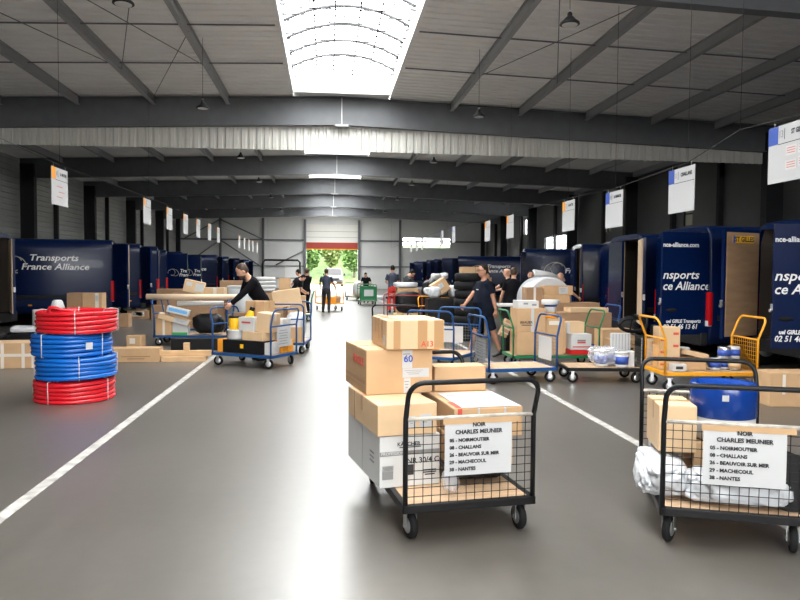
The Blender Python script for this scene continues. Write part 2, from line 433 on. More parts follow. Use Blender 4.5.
# end wall steelwork
for x in (-9.9, -5.97, 6.95): struct(MB().box((x, YE - 0.12, 3.3), (0.22, 0.2, 6.6)).build('wall_column', M['steel']))
for x in (XL + 0.2, 15.0): struct(MB().box((x, YE - 0.2, 3.3), (0.35, 0.35, 6.6)).build('wall_column', M['column']))
for x in (GX0 - 0.12, GX1 + 0.12): struct(MB().box((x, YE - 0.15, 3.25), (0.22, 0.25, 6.5)).build('wall_column', M['steel']))
for x0, x1 in ((XL, GX0 - 0.2), (GX1 + 0.2, XR)):
    struct(MB().box(((x0 + x1) / 2, YE - 0.1, 4.55), (x1 - x0, 0.1, 0.14)).build('trim_3', M['steel']))
    struct(MB().box(((x0 + x1) / 2, YE - 0.1, 2.1), (x1 - x0, 0.08, 0.1)).build('trim_4', M['steel']))
for p, q in (((-9.9, 6.4), (-6.0, 4.6)), ((-9.9, 6.4), (-13.3, 4.5)), ((-9.9, 4.5), (-6.1, 2.0)), ((-9.9, 4.5), (-13.3, 2.0)), ((-2.1, 3.6), (-4.8, 2.2))):
    struct(MB().cyl((p[0], YE - 0.2, p[1]), (q[0], YE - 0.2, q[1]), 0.06, seg=8).build('wall_brace', M['steel']))
# gate: sectional white leaf raised behind a red bottom edge
gate = struct(MB().box(((GX0 + GX1) / 2, YE - 0.02, 5.2), (GX1 - GX0, 0.06, 1.7)).build('door_1', M['gateleaf']))
mb = MB()
for z in (4.85, 5.4): mb.box(((GX0 + GX1) / 2, YE - 0.055, z), (GX1 - GX0, 0.015, 0.03))
mb.build('panel_joint', M['greyink'], gate)
MB().box(((GX0 + GX1) / 2, YE - 0.04, 4.06), (GX1 - GX0, 0.1, 0.6)).build('bottom_leaf', M['shutterred'], gate)
MB().box(((GX0 + GX1) / 2, YE - 0.04, 3.72), (GX1 - GX0, 0.1, 0.09)).build('bottom_seal', M['yellowstripe'], gate)

# portal frames, purlins, tie rods
def ibeam(p0, p1, h, w, tf=0.02, tw=0.012):
    mb = MB(); p0, p1 = Vector(p0), Vector(p1)
    bm = mb.bm
    def slab(dz0, dz1, half, d):
        vs = [bm.verts.new(p + Vector((0, s * half, dz))) for p in (p0, p1) for s in (-1, 1) for dz in (dz0, dz1)]
        for f in ((0, 1, 3, 2), (4, 6, 7, 5), (0, 4, 5, 1), (2, 3, 7, 6), (0, 2, 6, 4), (1, 5, 7, 3)): bm.faces.new([vs[i] for i in f])
    slab(-tf, 0, w / 2, 0); slab(-h + tf, -tf, tw / 2, 0); slab(-h, -h + tf, w / 2, 0)
    return mb
for y in FRAMES[1:-1]:
    for xe in (XL + 0.1, XR - 0.1):
        struct(ibeam((RIDGE, y, ZR - 0.03), (xe, y, zroof(xe) - 0.03), 0.88, 0.24).build('roof_beam', M['steel']))
        s = 1 if xe > 0 else -1
        struct(MB().box((xe - s * 0.35, y, 3.2), (0.6, 0.32, 6.4)).build('wall_column', M['column']))
    pl = struct(MB().box((RIDGE, y - 0.02, ZR - 0.5), (0.03, 0.16, 0.86)).build('trim_5', M['palecable']))
    MB().box((RIDGE, y - 0.16, ZR - 0.95), (0.42, 0.1, 0.07)).build('bracket', M['purlin'], pl)
for a, b in zip(FRAMES[:-1], FRAMES[1:]):
    for s in (-1, 1):
        for k in range(6):
            x = RIDGE + s * (3.49 + 2.22 * k)
            if XL + 0.3 < x < XR - 0.3:
                z = zroof(x)
                mb = MB()
                for dx, dz, w, h in ((0, -0.012, 0.12, 0.02), (0, -0.13, 0.025, 0.24), (0, -0.25, 0.12, 0.02)):
                    mb.box((x + dx, (a + b) / 2, z + dz), (w, b - a - 0.1, h))
                struct(mb.build('roof_purlin', M['purlin']))
    # intermediate wall posts
    for t in (1 / 3, 2 / 3) if b - a > 9 else (0.5,):
        y = a + (b - a) * t
        struct(MB().box((XL + 0.12, y, 3.2), (0.2, 0.18, 6.4)).build('wall_post', M['column']))
        struct(MB().box((XR - 0.12, y, 3.2), (0.2, 0.18, 6.4)).build('wall_post', M['column']))
for y in (4.9, 7.6, 12.9, 15.6, 18.4, 25.7, 29.3, 37.1):
    for xe in (XL + 0.2, XR - 0.2):
        x0 = RIDGE + (SKYHW + 0.1) * (1 if xe > 0 else -1)
        struct(MB().cyl((x0, y, zroof(x0) - 0.05), (xe, y, zroof(xe) - 0.05), 0.018, seg=6).build('roof_tie', M['steel']))
for p, q in (((-3.0, 11.5), (-5.2, 18.4)), ((-5.2, 12.0), (-3.0, 18.4)), ((-3.0, 15.6), (-5.2, 21.5)), ((3.9, 11.5), (6.2, 18.4)), ((6.2, 12.0), (3.9, 18.4)), ((-7.3, 12), (-5.2, 18.4))):
    struct(MB().cyl((p[0], p[1], zroof(p[0]) - 0.2), (q[0], q[1], zroof(q[0]) - 0.2), 0.01, seg=6).build('roof_brace', M['steel']))
# the profiled smoke curtain under the first frame
mb = MB(); bm = mb.bm; prof = []
x = XL + 0.2
while x < XR - 0.2:
    for dx, dy in ((0, 0), (0.12, 0), (0.15, 0.05), (0.21, 0.05), (0.24, 0)): prof.append((min(x + dx, XR - 0.2), dy))
    x += 0.24
a = [bm.verts.new((p, 22.12 + d, zroof(p) - 0.86)) for p, d in prof]; b = [bm.verts.new((p, 22.12 + d, 5.47 - 0.006 * abs(p - RIDGE))) for p, d in prof]
for i in range(len(prof) - 1):
    if (a[i].co - a[i + 1].co).length > 1e-4: bm.faces.new((a[i], a[i + 1], b[i + 1], b[i]))
struct(mb.build('smoke_curtain', M['curtain']))

# skylights: curb, vaulted glazing, ribs and guard wires
def vault(t): # t from -1 to 1 across
    return RIDGE + t * SKYHW, ZR + 0.34 + 0.42 * (1 - t * t)
for k, (a, b) in enumerate(bays()):
    sk = struct(MB().box((RIDGE - SKYHW, (a + b) / 2, ZR + 0.12), (0.07, b - a, 0.5)).box((RIDGE + SKYHW, (a + b) / 2, ZR + 0.12), (0.07, b - a, 0.5))
                .box((RIDGE, a, ZR + 0.14), (2 * SKYHW, 0.07, 0.46)).box((RIDGE, b, ZR + 0.14), (2 * SKYHW, 0.07, 0.46)).build('window_%d' % (k + 6), M['white']))
    mb = MB(); bm = mb.bm; n = 14; ra = []
    for y in (a, b): ra.append([bm.verts.new((*[vault(-1 + 2 * i / n)[0]], y, vault(-1 + 2 * i / n)[1])) for i in range(n + 1)])
    for i in range(n):
        f = bm.faces.new((ra[0][i], ra[0][i + 1], ra[1][i + 1], ra[1][i])); f.smooth = True
    for rr in ra: bm.faces.new(rr)
    mb.build('glazing', M['glazing'], sk)
    if b < 0 or a > 35: continue
    nr = 8
    for j in range(1, nr):
        y = a + (b - a) * j / nr
        MB().tube([(vault(-1 + 2 * i / 16)[0], y, vault(-1 + 2 * i / 16)[1] - 0.05) for i in range(17)], 0.038, 6).build('glazing_rib', M['skyrib'], sk)
    mb = MB(); y = a + 0.2
    while y < b:
        mb.cyl((RIDGE - SKYHW, y, ZR + 0.3), (RIDGE + SKYHW, y, ZR + 0.3), 0.018, seg=5); y += 0.42
    for x in (-0.75, -0.28, 0.28, 0.75): mb.cyl((RIDGE + x, a, ZR + 0.3), (RIDGE + x, b, ZR + 0.3), 0.02, seg=5)
    mb.build('guard_wire', M['skyrib'], sk)
    mb = MB(); y = a + 0.5
    while y < b:
        for s in (-1, 1): mb.lathe([(0.055, 0), (0.07, 0.02), (0.07, 0.05), (0.03, 0.07)], (RIDGE + s * (SKYHW - 0.09), y, ZR + 0.2), 10)
        y += 0.62
    mb.build('wire_anchor', M['purlin'], sk)

# hanging high-bay lamps
def make_lamp(loc, label):
    t = thing('high_bay_lamp', label, 'lamp', loc, 0, 'high bay lamps under the roof'); t.scale = (0.62, 0.62, 0.62)
    MB().lathe([(0.035, 0.30), (0.06, 0.26), (0.06, 0.20), (0.10, 0.17), (0.16, 0.10), (0.235, 0.04), (0.245, 0.0), (0.20, -0.01)][::-1], seg=24).build('housing', M['lamp'], t)
    MB().lathe([(0.185, -0.02), (0.19, -0.008)], seg=24).build('lens', M['lens'], t)
    MB().tube([(0.03 * math.cos(a), 0, 0.33 + 0.03 * math.sin(a)) for a in [2 * PI * i / 10 for i in range(10)]], 0.007, 6, True).build('hook', M['chrome'], t)
    h = (zroof(loc[0]) - loc[2]) / 0.62
    MB().cyl((0, 0, 0.36), (0, 0, h), 0.008, seg=6).build('suspension_cord', M['cable'], t)
    return t
LY = (10.3, 16.6, 23.7, 29.9, 36.2, 44.0)
LN = ('nearest', 'second', 'third', 'fourth', 'fifth', 'farthest')
for sx, side in ((-2.88, 'left'), (3.65, 'right')):
    for k, y in enumerate(LY):
        if k < 2: lab = ('large' if k == 0 else 'smaller') + ' black bell lamp hanging left of the skylight' if side == 'left' else ('large' if k == 0 else 'smaller') + ' black bell lamp hanging right of the skylight'
        else: lab = '%s black bell lamp in the row hanging %s of the skylight' % (LN[k], side)
        if k == 0: lab += ', nearest to the camera'
        if k == 1: lab += ', in front of the cream profiled sheet'
        make_lamp((sx, y, 5.42), lab)

# sign cables and signs
for x, s in ((-5.2, 'left'), (5.75, 'right')):
    cz = [(2, 3.95), (8.1, 3.62), (9.2, 3.68), (10.6, 3.44), (13.4, 3.36), (16.1, 3.44), (21.4, 3.52), (33, 3.72), (62, 3.78)] if x > 0 else [(2, 3.95), (14.2, 3.69), (21, 3.78), (62, 3.78)]
    mb = MB()
    for (ya, za), (yb, zb) in zip(cz[:-1], cz[1:]): mb.cyl((x, ya, za), (x, yb, zb), 0.0055, seg=6)
    for y, z in cz[2:] if x > 0 else cz[1:]: mb.cyl((x, y, z), (x, y, zroof(x)), 0.004, seg=5)
    tag(mb.build('sign_cable', M['cable']), 'thin steel cable carrying the %s row of hanging signs' % s, 'cable')
def make_sign(x, yfar, facing, col, number, dest, label, L=0.82, Hh=0.72, zt=3.72, grp=None):
    # the board lies along the hall; facing = +1 reads from the aisle at +x, -1 from -x
    t = thing('hanging_sign', label, 'sign', (x, yfar - L / 2, zt), 0, grp)
    MB().box((0, 0, -Hh / 2), (0.012, L, Hh)).build('board', M['paper'], t)
    rz = PI / 2 if facing > 0 else -PI / 2
    fx = facing * 0.0075
    left = -L / 2 if facing > 0 else L / 2     # where the reading starts
    sg = 1 if facing > 0 else -1
    MB().box((fx, left + sg * 0.095, -0.115), (0.003, 0.19, 0.23)).build('colour_square', M[col], t)
    MB().box((fx, left + sg * (0.19 + (L - 0.19) / 2), -0.235), (0.003, L - 0.19, 0.008)).build('rule', M['ink'], t)
    MB().box((fx, left + sg * 0.315, -0.115), (0.003, 0.006, 0.14)).build('divider', M['ink'], t)
    if number:
        lettering(number, 0.13, M['greyink'], t, (fx + facing * 0.002, left + sg * 0.25, -0.115), (PI / 2, 0, rz), xs=0.7)
        lettering(dest, 0.085, M['ink'], t, (fx + facing * 0.002, left + sg * 0.575, -0.115), (PI / 2, 0, rz), bold=0.003, xs=min(1.0, 6.5 / max(1, len(dest))))
    mb = MB()
    for s in (-0.3, 0.3): mb.cyl((0, s, 0), (0, s, 0.065), 0.004, seg=5)
    mb.build('hook', M['chrome'], t)
    return t
for k, (yf, col, nu, de, lab) in enumerate(((8.55, 'blueink', '13', 'ST GILLES', 'white hanging sign with blue corner reading 13 ST GILLES, at the right picture edge'),
      (11.2, 'blueink', '11', 'CHALLANS', 'white hanging sign with blue corner above the blue van door, blank below its rule'),
      (13.85, 'blueink', '10', 'LA GARNACHE', 'white hanging sign with blue corner in front of a small barred window'),
      (16.5, 'orange', '7', 'NANTES', 'white hanging sign with orange corner on the right-hand cable'),
      (21.8, 'orange', '', '', 'fifth hanging sign from the camera on the right-hand cable'),
      (24.9, 'orange', '', '', 'sixth hanging sign from the camera on the right-hand cable'))):
    s = make_sign(5.75, yf, -1, col, nu, de, lab, grp='hanging signs on the right cable', zt=(3.55, 3.38, 3.30, 3.38, 3.46, 3.5)[k])
    if k == 0:
        for y0, z0, w, h in ((-0.02, -0.34, 0.2, 0.12), (-0.02, -0.52, 0.2, 0.12), (-0.27, -0.33, 0.24, 0.14), (-0.27, -0.50, 0.24, 0.12)):
            p = MB().box((-0.0085, y0 - 0.02, z0), (0.002, w, h)).build('notice', M['cardwhite'], s)
            mb = MB()
            for j in range(3): mb.box((-0.0105, y0 - 0.02, z0 + h * (0.25 - 0.25 * j)), (0.001, w * 0.8, 0.008))
            mb.build('print', M['redink'], p)
for k, yf in enumerate((31.6, 34.8, 42.0, 44.5, 47.5)):
    make_sign(5.75, yf, -1, 'blueink', '', '', '%s of the small far white signs hanging before the end wall windows' % ('first', 'second', 'third', 'fourth', 'fifth')[k], grp='far hanging signs on the right cable')
for k, yf in enumerate((14.6, 21.2, 24.05, 26.7, 29.2, 31.9, 34.4)):
    lab = 'white hanging sign with orange corner nearest the camera on the left-hand cable' if k == 0 else '%s hanging sign from the camera on the left-hand cable' % ('', 'second', 'third', 'fourth', 'fifth', 'sixth', 'seventh')[k]
    s = make_sign(-5.2, yf, 1, 'orange', '8' if k == 0 else '', 'LA MOTHE' if k == 0 else '', lab, grp='hanging signs on the left cable', zt=3.62 if k == 0 else 3.71)
    if k == 0:
        mb = MB()
        for j in range(3): mb.box((0.0085, -0.02 + 0.1 * (j % 2), -0.36 - 0.1 * j), (0.001, 0.3, 0.012))
        mb.build('print', M['redink'], s)
for k, yf in enumerate((42.4, 45.0, 47.6, 50.0, 53.0)):
    make_sign(-5.2, yf, 1, 'orange', '', '', '%s of the five thin far signs hanging before the grey end wall' % ('first', 'second', 'third', 'fourth', 'fifth')[k], grp='far hanging signs on the left cable')

# outside the gate
struct(MB().box((0, 101, -0.12), (120, 69.6, 0.2)).build('yard_ground', M['asphalt']))
struct(MB().box((0, -31, -0.12), (120, 39.6, 0.2)).build('yard_ground', M['asphalt']))
mb = MB(); bm = mb.bm; g = []
for j in range(9):
    row = []
    for i in range(31):
        x = -30 + 2 * i; t = j / 8
        row.append(bm.verts.new((x, 84 + 14 * t, -0.02 + 5.5 * t ** 1.2 + random.uniform(-0.15, 0.15) * (j > 0))))
    g.append(row)
for j in range(8):
    for i in range(30):
        f = bm.faces.new((g[j][i], g[j][i + 1], g[j + 1][i + 1], g[j + 1][i])); f.smooth = True
struct(mb.build('grass_bank', M['grass']))
def tree(label, loc, h, r, m, n, seed):
    rnd = random.Random(seed)
    t = thing('leafy_tree', label, 'tree', loc, 0, 'trees on the bank')
    MB().loft([(0, 0, -0.3), (0.05, 0, h * 0.3), (0.1, 0.1, h * 0.6), (0, 0.1, h * 0.85)], [0.16, 0.12, 0.09, 0.04], 8).build('trunk', M['bark'], t)
    mb = MB()
    for i in range(n):
        while True:
            p = Vector((rnd.uniform(-1, 1), rnd.uniform(-1, 1), rnd.uniform(-1, 1)))
            if 0.25 < p.length < 1: break
        c = Vector((p.x * r, p.y * r, h * 0.58 + p.z * h * 0.42))
        q = Matrix.Rotation(rnd.uniform(0, 6.28), 3, 'Z') @ Matrix.Rotation(rnd.uniform(-1.2, 1.2), 3, 'X')
        s = rnd.uniform(0.12, 0.3)
        mb.quad(*[c + q @ Vector(v) * s for v in ((-1, -0.6, 0), (0.2, -0.9, 0.15), (1, 0.5, 0), (-0.3, 0.9, -0.15))])
    mb.build('foliage', m, t)
tree('bushy dark green tree seen through the left of the open gate', (-2.3, 87, 0.8), 5.0, 1.45, M['leaf'], 900, 1)
tree('pale green tree seen above the white van outside', (0.5, 88.5, 1.3), 5.0, 1.25, M['leafpale'], 900, 2)
tree('dark green bush seen at the right of the open gate', (3.4, 87, 0.8), 4.5, 1.55, M['leaf'], 900, 3)
tree('tall pale tree far up the bank behind the bushes', (2.6, 94, 3.2), 7.0, 2.4, M['leafpale'], 1000, 4)
tree('tall dark tree far up the bank at the left of the gate', (-2.4, 94, 3.2), 7.0, 2.4, M['leaf'], 1000, 5)
# ================================================================ VANS
VW, VH, VL = 2.06, 2.55, 5.9
VS = {}
def van_section(x):
    roof = VH if x < 4.1 else max(1.12, VH - (x - 4.1) * (1.15 if x < 5.2 else 0.9) - (0.0 if x < 4.3 else 0.1))
    w = VW / 2 * (1.0 if x < 4.9 else 1.0 - 0.10 * (x - 4.9) ** 1.5)
    top = roof - 0.38
    pts = [(0.95, 0.0), (1.0, 0.10), (1.0, 0.30), (1.0, 0.48), (0.985, 0.68), (0.965, 0.86), (0.945, 0.93), (0.90, 0.972), (0.78, 0.992), (0.4, 1.0)]
    half = [(w * a, 0.38 + top * b) for a, b in pts]
    return half + [(-y, z) for y, z in half[::-1]]
def van_meshes():
    if VS: return VS
    xs = [0, 0.05, 1.5, 3.0, 4.1, 4.4, 4.8, 5.2, 5.4, 5.7, VL]
    mb = MB(); bm = mb.bm; rings = []
    for x in xs:
        s = van_section(max(x, 0.0)); k = 1.0 if x < VL else 0.93
        if x == 0: s = [(y * 0.985, 0.38 + (z - 0.38) * 0.99) for y, z in s]
        rings.append([bm.verts.new((x, y * k, z)) for y, z in s])
    n = len(rings[0])
    for a, b in zip(rings[:-1], rings[1:]):
        for k in range(n):
            f = bm.faces.new((a[k], a[(k + 1) % n], b[(k + 1) % n], b[k])); f.smooth = k not in (n - 1,)
    bm.faces.new(rings[-1])
    inner = []
    for y, z in van_section(0):
        inner.append(bm.verts.new((0.0, max(-0.90, min(0.90, y)), max(0.58, min(2.42, z)))))
    for k in range(n):
        try: bm.faces.new((rings[0][k], rings[0][(k + 1) % n], inner[(k + 1) % n], inner[k]))
        except ValueError: pass
    VS['body'] = mb.mesh('body', M['vanblue'])
    mb = MB(); bm = mb.bm
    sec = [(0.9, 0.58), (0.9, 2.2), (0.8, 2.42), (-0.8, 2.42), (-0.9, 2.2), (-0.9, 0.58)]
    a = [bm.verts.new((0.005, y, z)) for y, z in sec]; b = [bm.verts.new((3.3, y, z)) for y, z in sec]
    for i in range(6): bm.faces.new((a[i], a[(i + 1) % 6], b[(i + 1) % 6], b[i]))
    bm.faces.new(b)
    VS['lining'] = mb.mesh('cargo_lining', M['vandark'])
    VS['bumper'] = MB().box((-0.06, 0, 0.47), (0.16, 1.96, 0.24), bevel=0.03).box((0.0, 0, 0.57), (0.12, 1.8, 0.03)).mesh('rear_bumper', M['bumper'])
    VS['wheel'] = MB().lathe([(0.10, -0.10), (0.20, -0.11), (0.30, -0.10), (0.335, -0.06), (0.34, 0.0), (0.335, 0.06), (0.30, 0.10), (0.20, 0.11), (0.10, 0.10)], seg=28, axis='Y').mesh('wheel', M['blacksoft'])
    VS['hub'] = MB().lathe([(0.02, -0.118), (0.18, -0.112), (0.2, -0.09), (0.2, 0.09), (0.18, 0.112), (0.02, 0.118)], seg=20, axis='Y').mesh('wheel_rim', M['purlin'])
    mb = MB(); n = 20
    for s in (-1, 1):
        pts = [(0.43 * math.cos(PI * i / n), 0.40 + 0.36 * math.sin(PI * i / n)) for i in range(n + 1)]
        mb.prism(pts, s * 1.02, s * 1.034)
    VS['arch'] = mb.mesh('wheel_arch', M['blacksoft'])
    mb = MB()
    for z, h, m in ((1.02, 0.62, 0),):
        mb.box((0.0, 0, z), (0.10, 0.13, h), bevel=0.03)
    VS['tail'] = mb.mesh('tail_light', M['taillight'])
    VS['reverse'] = MB().box((-0.002, 0, 0), (0.10, 0.11, 0.10), bevel=0.01).mesh('reversing_lens', M['vantext'])
    VS['marker'] = MB().box((0, 0, 0), (0.10, 0.02, 0.04), bevel=0.006).mesh('side_marker', M['amber'])
    VS['mould'] = MB().box((2.1, 0, 0.86), (3.9, 0.03, 0.10), bevel=0.01).mesh('side_moulding', M['bumper'])
    VS['screen'] = MB().box((0, 0, 0), (1.18, 1.72, 0.02), bevel=0.005).mesh('windscreen', M['darkglass'])
    VS['sidewin'] = MB().prism([(4.0, 1.45), (4.95, 1.45), (4.3, 2.12), (4.0, 2.12)], -0.01, 0.01).mesh('side_window', M['darkglass'])
    # a rear door: hinge on the local origin, closed it runs along +y, outside faces -x
    VS['door'] = MB().prism([(-0.055, 0.56), (0.0, 0.56), (0.0, 2.40), (-0.055, 2.40)], 0.0, 0.89).mesh('rear_door', M['vanblue'])
    VS['doorply'] = MB().box((0.006, 0.445, 1.48), (0.012, 0.80, 1.76), bevel=0.004).mesh('plywood_lining', M['plyvan'])
    VS['doorplypale'] = MB().box((0.012, 0.445, 1.48), (0.03, 0.85, 1.80), bevel=0.006).mesh('plywood_lining', M['plyedge'])
    VS['recess'] = MB().ball((-0.056, 0.70, 1.0), (0.012, 0.11, 0.035)).mesh('door_handle', M['blacksoft'])
    VS['latch'] = MB().box((-0.03, 0.90, 1.17), (0.05, 0.03, 0.10), bevel=0.008).cyl((-0.03, 0.90, 1.12), (-0.03, 0.93, 1.12), 0.025).mesh('door_latch', M['chrome'])
    # emblem: two crossing swept rings and a ball
    mb = MB()
    for cx, tilt, a, b, g in ((0, 0.35, 0.34, 0.24, 0), (0.17, -0.3, 0.26, 0.23, 1)):
        mb.tube([(cx + a * math.cos(t) * math.cos(tilt) - b * math.sin(t) * math.sin(tilt), 0, a * math.cos(t) * math.sin(tilt) + b * math.sin(t) * math.cos(tilt)) for t in [2 * PI * i / 40 for i in range(34)]], 0.012, 5)
    for v in mb.bm.verts: v.co.y *= 0.2
    VS['emblem'] = mb.mesh('emblem', M['vangold'])
    return VS
def van(label, x, y, row, near=None, far=None, text=True, doortext=False, doorlogo=False, pale=False, plate=None, emblem=True, z=0, ang=None):
    """row = +1: nose towards +x (right-hand bay), -1: left-hand bay. y = side nearest the camera."""
    V = van_meshes()
    ang = 14 if ang is None else ang
    t = thing('delivery_van', label, 'van', (x + (0.25 if ang > 10 else 0) * (1 if row > 0 else -1), y + VW / 2, z), -R(ang) if row > 0 else PI + R(ang), 'navy delivery vans in the %s row' % ('right' if row > 0 else 'left'))
    ns = -1 if row > 0 else 1                      # local y sign of the side facing the camera
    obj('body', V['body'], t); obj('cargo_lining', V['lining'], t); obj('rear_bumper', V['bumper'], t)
    for wx in (1.1, 4.75):
        obj('wheel_arch', V['arch'], t, (wx, 0, 0))
        for s in (-1, 1):
            w = obj('wheel', V['wheel'], t, (wx, s * 0.955, 0.34)); obj('wheel_rim', V['hub'], w)
    for s in (-1, 1):
        tl = obj('tail_light', V['tail'], t, (0.02, s * 0.975, 0)); obj('reversing_lens', V['reverse'], tl, (-0.005, 0, 0.76))
        obj('side_moulding', V['mould'], t, (0, s * 1.03, 0)); obj('side_window', V['sidewin'], t, (0, s * 1.005, 0), (s * R(2), 0, 0))
        for mx in (0.35, 2.2): obj('side_marker', V['marker'], t, (mx, s * 1.036, 0.62))
    obj('windscreen', V['screen'], t, (4.73, 0, 1.86), (0, R(41), 0))
    tilt = R(2.6)
    if text:
        rz = 0 if ns < 0 else PI
        for s_, zz in (('Transports', 1.98), ('France Alliance', 1.72)):
            lx = (1.62 if s_[0] == 'T' else 1.45) if ns < 0 else (2.22 if s_[0] == 'T' else 2.42)
            lettering(s_, 0.25, M['vantext'], t, (lx, ns * (1.030 - 0.035 * max(0, (zz - 1.45)) / 0.9 + 0.004), zz), (PI / 2 - tilt, 0, rz), shear=0.22, bold=0.005, xs=1.15, align='LEFT')
    if emblem:
        obj('emblem', V['emblem'], t, (1.05 if ns < 0 else 2.72, ns * 1.022, 1.78), (-tilt, 0, 0 if ns < 0 else PI))
    for which, ang in (('near', near), ('far', far)):
        s = ns if which == 'near' else -ns
        a = 0 if ang is None else R(ang)
        d = obj('rear_door', V['door'], t, (-0.005, s * 0.9, 0))
        if s < 0: d.rotation_euler = (0, 0, a)
        else: d.rotation_euler = (0, 0, -a); d.scale = (1, -1, 1)
        obj('plywood_lining', V['doorplypale'] if pale else V['doorply'], d)
        obj('door_handle', V['recess'], d); obj('door_latch', V['latch'], d)
        if which == 'near' and doortext:
            def dl(s_, size, zz, sh, al, yy, xs=1.1):   # reading from the free edge to the hinge (right-hand van only)
                lettering(s_, size, M['vantext'], d, (-0.058, yy, zz), (PI / 2, 0, -PI / 2), shear=sh, bold=0.003, xs=xs, align=al)
            dl('nce-alliance.com', 0.11, 2.17, 0.0, 'LEFT', 0.885, 0.95)
            dl('nsports', 0.21, 1.63, 0.22, 'LEFT', 0.885); dl('ce Alliance', 0.21, 1.43, 0.22, 'LEFT', 0.885, 1.0)
            dl('uel GIRLE Transports', 0.085, 0.80, 0.15, 'LEFT', 0.80, 0.9); dl('02 51 46 13 61', 0.12, 0.70, 0.2, 'LEFT', 0.86, 0.92)
        if which == 'near' and doorlogo:                # left-hand bays: hinge on the left, lettering runs to the free edge
            e_ = obj('emblem', V['emblem'], d, (-0.058, 0.30, 1.55), (0, 0, -PI / 2)); e_.scale = (0.6, 1, 0.6)
            for s_, zz in (('Tra', 1.62), ('Fran', 1.44)):
                q_ = lettering(s_, 0.2, M['vantext'], d, (-0.058, 0.70, zz), (PI / 2, 0, -PI / 2), shear=0.2, bold=0.003); q_.scale = (-1, 1, 1)
        if which == 'far' and plate:
            p = MB().box((0.02, 0, 0), (0.012, 0.52, 0.12), bevel=0.003).build('plate', M['plate'], d, (0, 0.46, 2.24))
            MB().box((0.028, 0.235, 0), (0.003, 0.05, 0.12)).build('plate_band', M['blueink'], p)
            # seen from inside the door the plate reads from the free edge to the hinge
            tm = lettering(plate, 0.115, M['ink'], p, (0.0285, -0.02, 0), (PI / 2, 0, PI / 2), bold=0.004, xs=0.95)
            if s > 0: tm.scale = (-1, 1, 1)
    return t
van('navy van with rear doors open, plywood door inside carrying a yellow ST GILLES plate', 7.45, 9.3, 1, near=78, far=70, doortext=True, plate='ST GILLES', ang=0)
van('navy van behind the amber trolley, near rear door open with white phone number lettering', 6.85, 11.75, 1, near=93, far=None, doortext=True, ang=0)
van('navy van whose open door shows a broad pale plywood edge, right row', 6.9, 14.45, 1, near=164, far=None, pale=True, ang=4)
van('navy van with narrow pale plywood door edge, left of the broad plywood edge', 7.78, 17.3, 1, near=170, far=None, pale=True, ang=8)
van('navy van with red tail light and pale ring emblem, right of the dark-shirted workers', 7.5, 19.85, 1, near=170, far=None, ang=12)
van('navy van behind the white wrapped roll, ring emblem on its side', 7.2, 24.7, 1, near=170, far=None)
van('navy van behind the walking man, white lettering on its side', 7.2, 37.8, 1, near=164, far=None)
van('navy van beside the tilted brown box and black tyres, far right row', 7.2, 43.2, 1, near=166, far=None)
van('navy van third from the far end of the right row', 7.2, 46.4, 1, near=168, far=None)
van('navy van second from the far end of the right row', 7.2, 50.0, 1, near=168, far=None)
van('farthest navy van of the right row, before the end wall', 7.2, 57.5, 1, near=166, far=None)
van('navy van at the left picture edge with a tall pale plywood door edge', -7.9, 16.3, -1, near=158, far=27, pale=True, ang=0)
van('navy van with Transports France Alliance on its side, behind the hose coils', -6.3, 21.2, -1, near=150, far=None, pale=True)
van('navy van second after the lettered van in the left row, narrow slice visible', -6.2, 23.9, -1, near=158, far=None)
van('navy van with shining red tail light left of the small-lettered vans', -6.25, 26.5, -1, near=None, far=None)
van('navy van with small ring emblem left of the tilted box', -7.0, 31.3, -1, near=104, far=None, doorlogo=True)
van('navy van with small ring emblem right behind the tilted box', -6.9, 34.0, -1, near=104, far=None, doorlogo=True)
van('dark open van with brown plywood inside, left of the bending man', -6.2, 40.3, -1, near=166, far=None)
van('navy van left of the bending man, third from the far end', -6.2, 45.0, -1, near=166, far=None)
van('navy van second from the far end of the left row', -6.2, 50.5, -1, near=168, far=None)
van('farthest navy van of the left row behind the bending man', -6.2, 56.5, -1, near=168, far=None)

